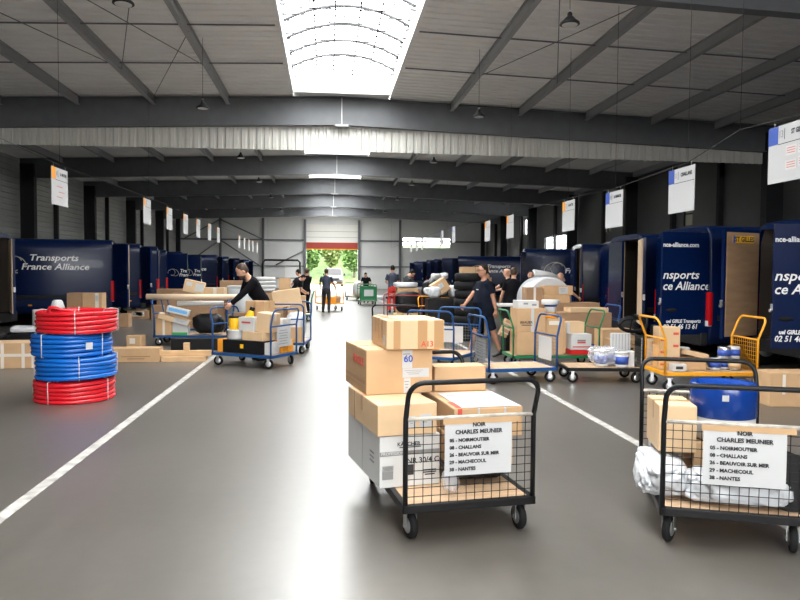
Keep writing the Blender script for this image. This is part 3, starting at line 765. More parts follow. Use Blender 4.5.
# ================================================================ TROLLEYS
WHEEL_ME = MB().lathe([(0.03, -0.02), (0.062, -0.022), (0.075, -0.02), (0.083, -0.012), (0.083, 0.012), (0.075, 0.02), (0.062, 0.022), (0.03, 0.02)], seg=20, axis='X').mesh('wheel', M['blacksoft'])
HUB_ME = MB().lathe([(0.012, -0.03), (0.045, -0.024), (0.05, -0.02), (0.05, 0.02), (0.045, 0.024), (0.012, 0.03)], seg=14, axis='X').mesh('wheel_hub', M['chrome'])
FORK_ME = MB().box((0, 0, 0.195), (0.09, 0.09, 0.012)).box((-0.034, 0.0, 0.13), (0.006, 0.045, 0.125)).box((0.034, 0.0, 0.13), (0.006, 0.045, 0.125)).cyl((-0.045, 0, 0.085), (0.045, 0, 0.085), 0.011, seg=8).mesh('caster', M['chrome'])
TR = {}
def trolley(key, label, c, yaw, w, l, frame, hoops='fb', mesh='', crossbar=None, lean=0.09, hh=1.0, bend=0.70, dz=0.23, group=None, boards=None, deck='ply'):
    t = thing('platform_trolley', label, 'trolley', (c[0], c[1], 0), R(yaw), group)
    TR[key] = (Vector((c[0], c[1], 0)), R(yaw), w, l)
    r = 0.016
    MB().box((0, 0, dz - 0.012), (w - 0.05, l - 0.05, 0.022), bevel=0.003).build('deck', M[deck], t)
    mb = MB()
    for s in (-1, 1):
        mb.box((s * (w / 2 - 0.02), 0, dz - 0.022), (0.04, l, 0.05), bevel=0.004); mb.box((0, s * (l / 2 - 0.02), dz - 0.022), (w, 0.04, 0.05), bevel=0.004)
    mb.box((0, 0, dz - 0.035), (0.05, l - 0.06, 0.03))
    mb.build('chassis', frame, t)
    for sx in (-1, 1):
        for sy in (-1, 1):
            cs = obj('caster', FORK_ME, t, (sx * (w / 2 - 0.07), sy * (l / 2 - 0.10), 0), (0, 0, random.uniform(-0.5, 0.5)))
            wl = obj('wheel', WHEEL_ME, cs, (0, 0, 0.085)); obj('wheel_hub', HUB_ME, cs, (0, 0, 0.085))
    for e in hoops:
        s = -1 if e == 'f' else 1
        y0 = s * (l / 2 - r); yt = y0 + s * lean; x0 = w / 2 - r; rc = 0.09
        pts = [(-x0, y0, dz), (-x0, y0, bend)]
        for i in range(7):
            a = PI - PI / 2 * i / 6
            k = (hh - rc + rc * math.sin(a) - bend) / (hh - bend)
            pts.append((-x0 + rc + rc * math.cos(a), y0 + s * lean * k, hh - rc + rc * math.sin(a)))
        pts += [(-p[0], p[1], p[2]) for p in pts[::-1]]
        hp = MB().tube(pts, r, 10).build('push_handle', frame, t)
        MB().cyl((-x0, y0, bend), (x0, y0, bend), 0.013, seg=8).build('crossbar', M[crossbar] if crossbar else frame, hp)
        if e in mesh:
            mb = MB(); n = max(6, round(2 * x0 / 0.055))
            for i in range(1, n): mb.cyl((-x0 + 2 * x0 * i / n, y0, dz), (-x0 + 2 * x0 * i / n, y0, bend), 0.0026, seg=5, cap=False)
            nz = round((bend - dz) / 0.055)
            for j in range(1, nz): mb.cyl((-x0, y0, dz + (bend - dz) * j / nz), (x0, y0, dz + (bend - dz) * j / nz), 0.0026, seg=5, cap=False)
            mb.build('mesh_panel', frame if frame != M['blueframe'] else M['steel'], hp)
        if boards and e in boards:
            MB().box((0, y0, (dz + bend) / 2), (2 * x0 - 0.02, 0.008, bend - dz - 0.03)).build('end_board', frame, hp)
    return t
def on(key, x, y, z=0.23):
    c, a, w, l = TR[key]
    return (c.x + x * math.cos(a) - y * math.sin(a), c.y + x * math.sin(a) + y * math.cos(a), z)
def yawof(key): return TR[key][1]

# ================================================================ CARTONS
def carton(label, c, size, yaw=0.0, z=0.0, m='card', tape='tape', labels=(), prints=(), tilt=None, group=None, taped=(), cat='box', name='cardboard_box', flaps=True):
    """c = centre on the ground plan, size = (w,d,h); labels: (face,u,v,w,h,mat); prints: (face,u,v,text,size,mat); taped: faces with a vertical tape band"""
    w, d, h = size
    mb = MB().box((0, 0, h / 2 - 0.002), (w, d, h - 0.004), bevel=0.004)
    if flaps:
        mb.box((0, -d / 4 - 0.0005, h - 0.003), (w - 0.004, d / 2 - 0.004, 0.006), bevel=0.002); mb.box((0, d / 4 + 0.0005, h - 0.003), (w - 0.004, d / 2 - 0.004, 0.006), bevel=0.002)
    o = mb.build(name, M[m])
    o.location = (c[0], c[1], z if len(c) < 3 else c[2]); o.rotation_euler = (tilt[0], tilt[1], yaw) if tilt else (0, 0, yaw)
    tag(o, label, cat, group)
    if tape:
        tb = MB().box((0, 0, h + 0.0012), (w + 0.001, 0.05, 0.002))
        for s in (-1, 1): tb.box((s * (w / 2 + 0.001), 0, h - min(0.06, h / 4)), (0.002, 0.05, min(0.12, h / 2)))
        tb.build('packing_tape', M[tape], o)
    FR = {'f': ((0, -d / 2, 0), 0), 'b': ((0, d / 2, 0), PI), 'l': ((-w / 2, 0, 0), -PI / 2), 'r': ((w / 2, 0, 0), PI / 2)}
    def place(face, u, v, off):
        if face == 't': return (u, v, h + off + 0.002), (0, 0, 0)
        p, a = FR[face]
        n = Vector((math.sin(a), -math.cos(a), 0)); tx = Vector((math.cos(a), math.sin(a), 0))
        q = Vector(p) + n * off + tx * u
        return (q.x, q.y, v), (PI / 2, 0, a)
    for face, u, width, mm in taped:
        l_, r_ = place(face, u, h / 2, 0.0015)
        if face == 't': MB().box((0, 0, 0), (width, d, 0.002)).build('packing_tape', M[mm], o, l_, r_)
        else: MB().box((0, 0, 0), (width, h, 0.002)).build('packing_tape', M[mm], o, l_, r_)
    for face, u, v, ww, hh, mm in labels:
        l_, r_ = place(face, u, v, 0.0025)
        q = MB().box((0, 0, 0), (ww, hh, 0.0015)).build('shipping_label', M[mm], o, l_, r_)
        if mm == 'paper':
            mb = MB()
            for j in range(3): mb.box((-ww * 0.08, hh * (0.28 - 0.2 * j), 0.001), (ww * (0.7 - 0.15 * j), hh * 0.05, 0.0006))
            mb.build('label_print', M['greyink'], q)
    for face, u, v, s_, size_, mm in prints:
        l_, r_ = place(face, u, v, 0.0035)
        lettering(s_, size_, M[mm], o, l_, r_, bold=size_ * 0.02, name='print')
    return o
def carton_at(label, flb, size, yaw_deg, z, **k):
    a = R(yaw_deg); w, d, h = size
    c = (flb[0] + w / 2 * math.cos(a) - d / 2 * math.sin(a), flb[1] + w / 2 * math.sin(a) + d / 2 * math.cos(a))
    return carton(label, c, size, a, z, **k)
def carton_on(label, key, x, y, size, z=0.235, dyaw=0, **k):
    p = on(key, x, y, z)
    return carton(label, p, size, yawof(key) + R(dyaw), z, **k)
def sheet(label, key, end, x, zt, w, h, lines, strip=False, off=0.012, tilt=0):
    c, a, tw, l = TR[key]; s = -1 if end == 'f' else 1
    p = on(key, x, s * (l / 2 - 0.016 + off), zt)
    t = thing('destination_sheet', label, 'paper sheet', p, a + (0 if s < 0 else PI), 'destination sheets on the trolleys')
    if tilt: t.rotation_euler.y = tilt
    mb = MB(); bm = mb.bm; n = 8
    g = [[bm.verts.new((-w / 2 + w * i / n, -0.004 * math.sin(PI * j / n) - 0.002 * math.sin(5 * i), -h * j / n)) for i in range(n + 1)] for j in range(n + 1)]
    for j in range(n):
        for i in range(n):
            f = bm.faces.new((g[j][i], g[j][i + 1], g[j + 1][i + 1], g[j + 1][i])); f.smooth = True
    mb.build('paper', M['paper'], t)
    if strip: MB().box((0.02, -0.001, 0.012), (w + 0.06, 0.004, 0.034)).build('cardboard_strip', M['card'], t)
    for s_, x0, zz, size, al in lines:
        lettering(s_, size, M['ink'], t, (x0, -0.0085, zz), (PI / 2, 0, 0), bold=0.0011, align=al)
    return t
# ================================================================ PEOPLE
def ik(a, b, l1, l2, pole):
    a, b = Vector(a), Vector(b); d = b - a; L = min(d.length, (l1 + l2) * 0.999)
    dn = d.normalized(); b = a + dn * L
    k = (l1 * l1 - l2 * l2 + L * L) / (2 * L); h = math.sqrt(max(0, l1 * l1 - k * k))
    p = Vector(pole); p = p - dn * p.dot(dn)
    if p.length < 1e-4: p = Vector((0, 1, 0)) - dn * dn.y
    return a + dn * k + p.normalized() * h, b
def person(label, loc, rotz, height=1.76, lean=0, side=0, twist=0, head=(0, 0), hands=None, feet=None, poles=(None, None), top='dark', sleeves='short',
           bottom='dark', shorts=False, hair='hair', bald=False, cap=None, skin='skin', girth=1.0, glasses=False, beard=False, crouch=0.0, logo=False, curl=0.6, group='workers in the hall'):
    """local frame: looks along +y, right hand towards +x. hands/feet = targets ((x,y,z),(x,y,z)) left, right."""
    k = height / 1.76
    t = thing('person', label, 'person', (loc[0], loc[1], loc[2] if len(loc) > 2 else 0), R(rotz), group)
    t.scale = (k, k, k)
    hip = Vector((0, 0, 0.93 - crouch))
    B = Matrix.Rotation(R(twist), 3, 'Z') @ Matrix.Rotation(R(side), 3, 'Y') @ Matrix.Rotation(R(-lean), 3, 'X')
    def bend(x, y, z, f=1.0):
        v = Vector((x, y, z - 0.93))
        if f < 1: return hip + Matrix.Identity(3).lerp(B, f) @ v
        return hip + B @ v
    sx = B @ Vector((1, 0, 0))
    sk, sh, tr = MB(), MB(), MB()
    g = girth
    spine = [(bend(0, 0.0, 0.80, 0), (0.150 * g, 0.105 * g)), (bend(0, 0, 0.92, 0), (0.168 * g, 0.115 * g)), (bend(0, 0.012 * g, 1.06, 0.6), (0.150 * g, 0.11 * g * g)),
             (bend(0, 0.01, 1.22), (0.160 * g, 0.115 * g)), (bend(0, 0, 1.34), (0.172, 0.115)), (bend(0, -0.01, 1.42), (0.165, 0.095)), (bend(0, -0.012, 1.465), (0.10, 0.07)), (bend(0, -0.005, 1.50), (0.062, 0.06))]
    sk.loft([p for p, _ in spine], [(a * 0.95, b * 0.95) for _, (a, b) in spine], 18, sx)
    sh.loft([p for p, _ in spine[1:7]] + [bend(0, -0.005, 1.478)], [(a + 0.012, b + 0.012) for a, b in [r for _, r in spine[1:7]]] + [(0.078, 0.07)], 18, sx)
    tr.loft([p for p, _ in spine[:2]] + [bend(0, 0, 1.0, 0.4)], [(a + 0.010, b + 0.012) for a, b in [r for _, r in spine[:2]]] + [(0.16 * g, 0.12 * g)], 18)
    # head
    HR = B @ Matrix.Rotation(R(head[1]), 3, 'Z') @ Matrix.Rotation(R(-head[0]), 3, 'X')
    nb = bend(0, -0.005, 1.50); hc = nb + HR @ Vector((0, 0.025, 0.145))
    def hp(x, y, z): return hc + HR @ Vector((x, y, z))
    sk.loft([bend(0, -0.012, 1.44), nb, hp(0, -0.01, -0.06)], [0.060, 0.056, 0.056], 12, sx)
    hd = [(0, 0.03, -0.118, 0.030, 0.034), (0, 0.026, -0.098, 0.052, 0.062), (0, 0.014, -0.06, 0.066, 0.083), (0, 0.006, -0.01, 0.073, 0.094), (0, 0.0, 0.04, 0.075, 0.097), (0, -0.006, 0.08, 0.064, 0.084), (0, -0.008, 0.108, 0.036, 0.05), (0, -0.008, 0.118, 0.010, 0.012)]
    sk.loft([hp(x, y, z) for x, y, z, a, b in hd], [(a, b) for x, y, z, a, b in hd], 18, HR @ Vector((1, 0, 0)))
    sk.loft([hp(0, 0.094, 0.012), hp(0, 0.108, -0.022), hp(0, 0.098, -0.036)], [0.007, 0.013, 0.012], 8)   # nose
    for s in (-1, 1): sk.ball(hp(s * 0.078, -0.008, -0.012), (0.012, 0.022, 0.032), HR)
    # arms
    hands = hands or ((-0.24, 0.05, 0.80), (0.24, 0.05, 0.80))
    handmb = MB()
    for i, s in ((0, -1), (1, 1)):
        S = bend(s * 0.175, -0.008, 1.415)
        pole = poles[i] or (s * 0.5, -1.0, -0.3)
        E_, W = ik(S, hands[i], 0.29, 0.255, pole)
        sk.loft([bend(s * 0.10, -0.005, 1.41), S, S.lerp(E_, 0.5), E_, E_.lerp(W, 0.35), W], [0.06, 0.056, 0.047, 0.038, 0.039, 0.027], 12)
        if sleeves == 'short': sh.loft([bend(s * 0.10, -0.005, 1.41), S, S.lerp(E_, 0.4), S.lerp(E_, 0.72)], [0.075, 0.070, 0.064, 0.063], 14)
        else: sh.loft([bend(s * 0.10, -0.005, 1.41), S, S.lerp(E_, 0.5), E_, E_.lerp(W, 0.4), W.lerp(E_, 0.06)], [0.075, 0.070, 0.061, 0.054, 0.050, 0.040], 14)
        # hand: palm and five fingers curling towards the palm side
        fd = (W - E_).normalized(); pn = Vector((-s, 0, 0)) - fd * (-s * fd.x)
        if pn.length < 0.2: pn = Vector((0, 0, -1)) - fd * (-fd.z)
        pn.normalize(); ac = fd.cross(pn)
        if ac.y < 0 and abs(ac.y) > 0.1: ac = -ac
        handmb.loft([W - fd * 0.02, W + fd * 0.03, W + fd * 0.085], [(0.026, 0.02), (0.040, 0.017), (0.040, 0.014)], 10, ac)
        for j, (o, L) in enumerate(((0.031, 0.072), (0.011, 0.08), (-0.010, 0.074), (-0.030, 0.058))):
            p = W + fd * 0.075 + ac * o; pts = [p]; a = 0.15
            for seg in (0.45, 0.32, 0.23):
                a += curl * 0.8; p = p + (fd * math.cos(a) + pn * math.sin(a)) * L * seg; pts.append(p)
            handmb.loft(pts, [0.0095, 0.009, 0.008, 0.0065], 7)
        p = W + fd * 0.02 + ac * 0.032
        handmb.loft([p, p + ac * 0.022 + fd * 0.022 + pn * 0.012, p + ac * 0.025 + fd * 0.045 + pn * 0.028, p + ac * 0.016 + fd * 0.062 + pn * 0.038], [0.012, 0.0115, 0.010, 0.008], 7)
    # legs
    feet = feet or ((-0.10, 0, 0.085), (0.10, 0, 0.085))
    shoes = []
    for i, s in ((0, -1), (1, 1)):
        Hj = hip + Vector((s * 0.088, 0, -0.04))
        K, A = ik(Hj, feet[i][:3], 0.415, 0.41, (s * 0.05, 1, 0))
        sk.loft([Hj + Vector((0, 0, 0.05)), Hj.lerp(K, 0.4), K, K.lerp(A, 0.3), A], [0.08, 0.072, 0.052, 0.054, 0.036], 12)
        e = 0.9 if shorts else 1.0
        if shorts: tr.loft([Hj + Vector((0, 0, 0.06)), Hj.lerp(K, 0.4), Hj.lerp(K, 0.92)], [0.098 * g, 0.096, 0.088], 14)
        else: tr.loft([Hj + Vector((0, 0, 0.06)), Hj.lerp(K, 0.4), K, K.lerp(A, 0.5), A + (K - A).normalized() * 0.02], [0.096 * g, 0.088, 0.068, 0.065, 0.060], 14)
        pit = feet[i][3] if len(feet[i]) > 3 else 0
        F = Matrix.Rotation(R(pit), 3, 'X')
        m_ = MB()
        m_.loft([A + F @ Vector(v) for v in ((0, -0.075, -0.045), (0, -0.04, -0.038), (0, 0.04, -0.048), (0, 0.12, -0.058), (0, 0.175, -0.064))], [(0.028, 0.03), (0.036, 0.046), (0.042, 0.036), (0.046, 0.026), (0.028, 0.018)], 12)
        m_.loft([A + F @ Vector((0, -0.01, -0.05)), A + Vector((0, 0, 0.035))], [0.042, 0.043], 10)
        shoes.append(m_)
    body = fuse(sk, 'body', M[skin], 0.011, 4)
    hm = handmb.mesh('hands', None)
    bm = bmesh.new(); bm.from_mesh(body); bm.from_mesh(hm); bm.to_mesh(body); bm.free(); bpy.data.meshes.remove(hm)
    bo = obj('body', body, t)
    obj('shirt', fuse(sh, 'shirt', M[top], 0.012, 4), t)
    obj('shorts' if shorts else 'trousers', fuse(tr, 'trousers', M[bottom], 0.012, 4), t)
    for m_ in shoes: obj('shoe', m_.mesh('shoe', M['shoe']), t)
    mb = MB()
    for s in (-1, 1): mb.ball(hp(s * 0.030, 0.083, 0.012), (0.012, 0.010, 0.007), HR)
    mb.build('eyes', M['eye'], t)
    MB().ball(hp(0, 0.086, -0.062), (0.024, 0.008, 0.006), HR).build('mouth', M['lip'], t)
    mb = MB()
    for s in (-1, 1): mb.ball(hp(s * 0.031, 0.090, 0.032), (0.018, 0.006, 0.0045), HR)
    mb.build('eyebrows', M[hair], t)
    if cap:
        MB().loft([hp(0, -0.006, 0.045), hp(0, -0.006, 0.09), hp(0, -0.006, 0.125), hp(0, -0.006, 0.135)], [(0.082, 0.104), (0.074, 0.095), (0.045, 0.06), (0.01, 0.01)], 16, HR @ Vector((1, 0, 0))).loft([hp(0, 0.07, 0.05), hp(0, 0.17, 0.035)], [(0.07, 0.012), (0.05, 0.008)], 12, HR @ Vector((1, 0, 0))).build('cap', M[cap], t)
    elif not bald:
        mb = MB()
        mb.loft([hp(0, -0.035, -0.055), hp(0, -0.030, -0.01), hp(0, -0.018, 0.04), hp(0, -0.012, 0.085), hp(0, -0.008, 0.117), hp(0, -0.008, 0.13)], [(0.062, 0.062), (0.077, 0.078), (0.081, 0.094), (0.072, 0.092), (0.044, 0.058), (0.01, 0.012)], 18, HR @ Vector((1, 0, 0)))
        mb.build('hair', M[hair], t)
    if beard: MB().loft([hp(0, 0.040, -0.124), hp(0, 0.038, -0.10), hp(0, 0.026, -0.066)], [(0.034, 0.038), (0.056, 0.064), (0.067, 0.074)], 14, HR @ Vector((1, 0, 0))).build('beard', M[hair], t)
    if glasses:
        mb = MB()
        for s in (-1, 1):
            mb.tube([hp(s * 0.033 + 0.024 * math.cos(a), 0.104, 0.008 + 0.018 * math.sin(a)) for a in [2 * PI * i / 14 for i in range(14)]], 0.003, 5, True)
            mb.cyl(hp(s * 0.057, 0.102, 0.012), hp(s * 0.080, 0.0, 0.008), 0.003, seg=5)
        mb.cyl(hp(-0.009, 0.105, 0.012), hp(0.009, 0.105, 0.012), 0.003, seg=5)
        mb.build('glasses', M['ink'], t)
    if logo:
        p = bend(-0.08, 0.135 * g, 1.30); MB().box(p, (0.075, 0.006, 0.016), B).build('chest_logo', M['vantext'], t)
    return t

# the man walking to the left with a parcel under his hand
person('person in navy t-shirt and shorts wearing glasses, walking left with a brown parcel held low', (3.06, 13.2), 104, height=1.80, lean=2, hands=((-0.30, -0.12, 0.78), (0.16, 0.36, 0.98)),
       feet=((-0.10, -0.30, 0.10, -12), (0.10, 0.26, 0.085)), top='navy', bottom='navy', shorts=True, skin='skintan', girth=1.36, glasses=True, logo=True, poles=((-0.6, -1, 0), (0.7, -0.6, -0.8)))
# man bending over the loaded blue trolley
person('dark-haired person in black long-sleeved jacket bending over the loaded blue trolley', (-1.16, 13.0), 118, height=1.90, lean=31, side=0, head=(2, -14), sleeves='long', top='dark', bottom='dark', hair='hairbrown', beard=True,
       hands=((-0.10, 0.66, 0.95), (0.16, 0.44, 1.03)), poles=((-0.8, -0.4, -0.6), (0.9, -0.4, -0.4)))
person('person in slate t-shirt seen from behind, pushing the amber trolley towards the gate', (-0.03, 27.8), -10, height=1.75, top='slate', bottom='charcoal', hair='hairbrown', hands=((-0.30, 0.30, 1.0), (0.32, 0.34, 0.98)), feet=((-0.13, 0.02, 0.085), (0.12, -0.06, 0.085)))
person('person in navy top and red work trousers seen from behind', (2.62, 27.6), 8, height=1.90, top='slate', bottom='redcloth', hair='hair', hands=((-0.16, 0.30, 1.12), (0.18, 0.30, 1.12)))
person('person in dark t-shirt bending behind the maroon trolley', (2.52, 22.2), -60, height=1.80, lean=14, head=(35, 0), top='charcoal', bottom='dark', hands=((-0.20, 0.42, 0.95), (0.22, 0.40, 0.98)))
person('person in black t-shirt with bare arm, seen from behind left of the white wrapped roll', (4.46, 16.2), -20, height=1.77, top='dark', bottom='dark', hair='hairbrown', hands=((-0.34, 0.12, 0.9), (0.28, 0.2, 0.95)))
person('person in black t-shirt with arm reaching left, behind the walking man', (4.95, 18.6), 60, height=1.76, top='dark', bottom='dark', bald=True, hands=((-0.30, 0.45, 1.1), (0.25, 0.40, 1.15)))
person('bearded person whose face shows above the white wrapped roll', (5.36, 17.8), 165, height=1.70, top='dark', bottom='dark', beard=True, head=(8, 0))
person('person in black t-shirt right of the white wrapped roll, arm reaching to the van', (5.85, 17.0), -55, height=1.66, lean=5, top='dark', bottom='dark', bald=True, hands=((-0.2, 0.2, 1.0), (0.35, 0.42, 1.08)))
person('person half hidden behind the head of the walking man', (4.05, 17.3), 150, height=1.68, top='dark', bottom='dark')
person('person in black bending over goods beyond the tilted brown board', (-1.20, 24.3), -70, height=1.66, lean=30, head=(20, 0), top='dark', bottom='dark', hands=((-0.2, 0.5, 0.95), (0.2, 0.5, 0.95)))
person('person in charcoal t-shirt standing at the far green trolley on the left', (-0.98, 25.2), 60, height=1.72, top='charcoal', bottom='dark', head=(20, 0), hands=((-0.2, 0.42, 1.05), (0.2, 0.42, 1.05)))
person('person in black top right of the others near the gate, arms folded to the goods', (-0.78, 27.0), 40, height=1.74, top='dark', bottom='dark', hair='hairbrown', hands=((-0.15, 0.36, 1.1), (0.16, 0.36, 1.1)))
person('person in black leaning over the far green trolley right of the gate', (2.05, 36.2), 170, height=1.66, lean=18, head=(25, 0), top='dark', bottom='dark', hands=((-0.25, 0.35, 1.0), (0.25, 0.35, 1.0)))
# ================================================================ FRONT TROLLEY
G_T = 'goods trolleys'
LINES = [('NOIR', 0.0, -0.012, 0.034, 'CENTER'), ('CHARLES MEUNIER', 0.0, -0.055, 0.036, 'CENTER'), ('05 - NOIRMOUTIER', -0.19, -0.105, 0.030, 'LEFT'), ('08 - CHALLANS', -0.19, -0.150, 0.030, 'LEFT'),
         ('26 - BEAUVOIR SUR MER', -0.19, -0.195, 0.030, 'LEFT'), ('29 - MACHECOUL', -0.19, -0.240, 0.030, 'LEFT'), ('38 - NANTES', -0.19, -0.285, 0.030, 'LEFT')]
trolley('front', 'black platform trolley in the centre foreground stacked with cardboard boxes', (0.80, 4.82), 8, 0.87, 1.34, M['black'], mesh='f', crossbar='greybar', group=G_T, dz=0.235, bend=0.765)
sheet('white sheet reading NOIR CHARLES MEUNIER on the centre trolley mesh', 'front', 'f', 0.045, 0.73, 0.44, 0.325, LINES, strip=True)
carton_at('white and grey power tool carton with PROFESSIONAL band, bottom left on the centre trolley', (0.345, 4.45), (0.42, 0.86, 0.345), 12, 0.238, m='cardwhite', tape=None, flaps=False,
    labels=(('f', 0, 0.225, 0.418, 0.028, 'greyink'), ('f', -0.155, 0.10, 0.075, 0.09, 'greyink'), ('f', -0.155, 0.125, 0.073, 0.035, 'paper'), ('f', 0.0, 0.262, 0.15, 0.006, 'ink'), ('f', 0.02, 0.225, 0.11, 0.018, 'card'),
            ('f', 0.0, 0.11, 0.05, 0.07, 'ink'), ('f', 0.14, 0.10, 0.09, 0.008, 'ink'), ('f', 0.14, 0.085, 0.09, 0.008, 'ink'), ('f', 0.14, 0.07, 0.07, 0.008, 'ink'), ('l', 0.0, 0.17, 0.004, 0.34, 'greyink'), ('l', 0.25, 0.2, 0.10, 0.012, 'greyink'), ('l', 0.25, 0.17, 0.10, 0.012, 'greyink'), ('l', 0.25, 0.14, 0.10, 0.012, 'greyink')),
    prints=(('f', -0.01, 0.283, 'K\u00c4RCHER', 0.036, 'ink'), ('f', -0.105, 0.225, 'PROFESSIONAL', 0.028, 'paper'), ('f', 0.09, 0.168, 'NR 30/4 C', 0.052, 'ink')))
carton_at('low brown carton with white papers on its front, lying on the power tool carton', (0.33, 4.43), (0.41, 0.80, 0.205), 12, 0.585, m='cardpale',
    labels=(('f', 0.03, 0.085, 0.05, 0.075, 'paper'), ('f', 0.125, 0.09, 0.085, 0.085, 'paper')), taped=(('l', -0.2, 0.02, 'carddark'),))
carton_at('big brown carton with blue-lettered label tape, under the A13 box', (0.275, 4.80), (0.49, 0.66, 0.315), 11, 0.793, m='card',
    labels=(('f', 0.055, 0.245, 0.075, 0.13, 'paper'), ('f', 0.055, 0.055, 0.05, 0.105, 'paper'), ('f', 0.12, 0.145, 0.20, 0.065, 'paper'), ('l', 0, 0.10, 0.63, 0.012, 'tape'), ('l', 0, 0.06, 0.63, 0.012, 'tape')),
    prints=(('f', 0.062, 0.245, '60', 0.07, 'blueink'), ('l', 0.1, 0.22, 'FRAGILE', 0.085, 'redink')))
carton_at('brown taped box stamped A13, topmost on the centre trolley', (0.415, 4.79), (0.42, 0.54, 0.205), 7, 1.112, m='cardpale',
    labels=(('l', -0.12, 0.15, 0.03, 0.11, 'tape'), ('l', 0.0, 0.13, 0.03, 0.15, 'tape'), ('l', 0.12, 0.14, 0.04, 0.13, 'tape'), ('l', 0.19, 0.06, 0.06, 0.07, 'paper')), taped=(('f', -0.135, 0.05, 'tape'), ('f', 0.05, 0.07, 'tape'), ('f', 0.17, 0.07, 'tape'), ('t', -0.135, 0.05, 'tape')),
    prints=(('f', 0.085, 0.035, 'A13', 0.055, 'redink'),))
carton_at('brown carton with white printed top and red tape, behind the sheet on the centre trolley', (0.83, 4.42), (0.48, 0.84, 0.195), 7, 0.568, m='card', tape=None,
    labels=(('t', 0.02, -0.13, 0.42, 0.56, 'paper'), ('f', -0.07, 0.165, 0.014, 0.06, 'paper'), ('f', 0.115, 0.165, 0.014, 0.06, 'paper'), ('t', -0.2, -0.30, 0.035, 0.2, 'redink'), ('f', -0.20, 0.165, 0.03, 0.06, 'redink')))
carton_at('plain brown carton low behind the sheet, carrying the white-topped carton', (0.82, 4.44), (0.43, 0.80, 0.205), 7, 0.362, m='card')
carton_at('plain brown carton behind the centre trolley sheet stack, right of the A13 box', (0.80, 5.06), (0.40, 0.20, 0.185), 6, 0.766, m='card', tape=None)
mb = MB().box((0, 0, 0.05), (0.36, 0.62, 0.10), bevel=0.045)
tag(mb.build('folded_black_sheet', M['blackbag'], None, (0.985, 4.80, 0.262), (0, 0, R(5))), 'folded black plastic sheet on the deck under the brown cartons', 'plastic sheet')
mb = MB(); mb.ball((0, 0, 0.06), (0.055, 0.10, 0.075), sub=3)
for v in mb.bm.verts: v.co += Vector((random.uniform(-1, 1), random.uniform(-1, 1), random.uniform(-1, 1))) * 0.008
tag(mb.build('crumpled_film', M['clearfilm'], None, (0.80, 4.36, 0.255), (0, 0, 0)), 'crumpled clear plastic film beside the power tool carton', 'plastic film')

# ================================================================ RIGHT FRONT TROLLEY
trolley('side', 'black platform trolley cut by the right picture edge, carrying the blue drum', (2.60, 4.36), -19, 0.84, 1.16, M['black'], mesh='fb', crossbar='greybar', group=G_T, dz=0.235, bend=0.765)
sheet('white sheet reading NOIR CHARLES MEUNIER on the right-hand trolley mesh', 'side', 'f', 0.045, 0.73, 0.455, 0.33, LINES, strip=True)
t = thing('plastic_drum', 'round plastic tub with white base and glossy blue lid, on the right front trolley', 'drum', on('side', 0.06, 0.06, 0.55), yawof('side'))
MB().lathe([(0.185, 0.0), (0.20, 0.02), (0.203, 0.12), (0.205, 0.20)], seg=32).build('tub', M['cardwhite'], t)
MB().lathe([(0.207, 0.155), (0.211, 0.16), (0.211, 0.365), (0.203, 0.378), (0.17, 0.37), (0.16, 0.355)], seg=36).build('blue_cover', M['bluelid'], t)
MB().box((-0.03, -0.213, 0.30), (0.04, 0.003, 0.04)).build('label', M['paper'], t)
carton_on('brown carton stacked beneath the blue drum on the right front trolley', 'side', 0.08, 0.08, (0.46, 0.40, 0.30), z=0.243, m='card')
c_ = carton_on('brown carton standing left of the blue drum on the right front trolley', 'side', -0.27, 0.06, (0.24, 0.40, 0.31), z=0.475, m='cardpale', dyaw=4)
carton_on('white carton behind the blue drum, seen through the rear mesh of the right front trolley', 'side', -0.16, 0.42, (0.40, 0.16, 0.42), z=0.243, m='cardwhite')
def bag(name, label, loc, size, m, yaw=0, seed=0, cat='bag', amp=0.12, sub=4, group=None, fold=0.05):
    rnd = random.Random(seed); mb = MB(); mb.ball((0, 0, 0), (1, 1, 1), sub=sub)
    def waves(n, lo, hi): return [(Vector((rnd.gauss(0, 1), rnd.gauss(0, 1), rnd.gauss(0, 1))).normalized() * rnd.uniform(lo, hi), rnd.uniform(0, 6)) for _ in range(n)]
    ph, cr = waves(7, 2, 5), waves(9, 5, 13)
    for v in mb.bm.verts:
        n = v.co.copy(); p = n.copy()
        for i in range(3): p[i] = math.copysign(abs(p[i]) ** 0.6, p[i])
        p *= 1 + amp * sum(math.sin(k.dot(n) + o) for k, o in ph) / 3
        p *= 1 - fold * sum((1 - abs(math.sin(k.dot(n) + o))) ** 3 for k, o in cr) / 2
        v.co = Vector((p.x * size[0] / 2, p.y * size[1] / 2, max(0.0, p.z * size[2] / 2 + size[2] / 2)))
    return tag(mb.build(name, m, None, loc, (0, 0, yaw)), label, cat, group)
bag('plastic_sack', 'white plastic sack bulging out left under the tall carton, right front trolley', on('side', -0.36, -0.14, 0.238), (0.32, 0.60, 0.22), M['bag'], yawof('side'), 3, sub=5, fold=0.10)
bag('plastic_sack', 'flat white plastic-wrapped parcel behind the mesh of the right front trolley', on('side', 0.06, -0.36, 0.238), (0.60, 0.34, 0.20), M['bag'], yawof('side'), 4, sub=5, fold=0.10)
mb = MB().box((0, 0, 0.16), (0.24, 0.02, 0.34), bevel=0.006)
tag(mb.build('grey_board', M['bumper'], None, on('side', 0.27, -0.45, 0.262), (R(-8), R(20), yawof('side'))), 'dark grey board leaning inside the right front trolley beside the sheet', 'board')

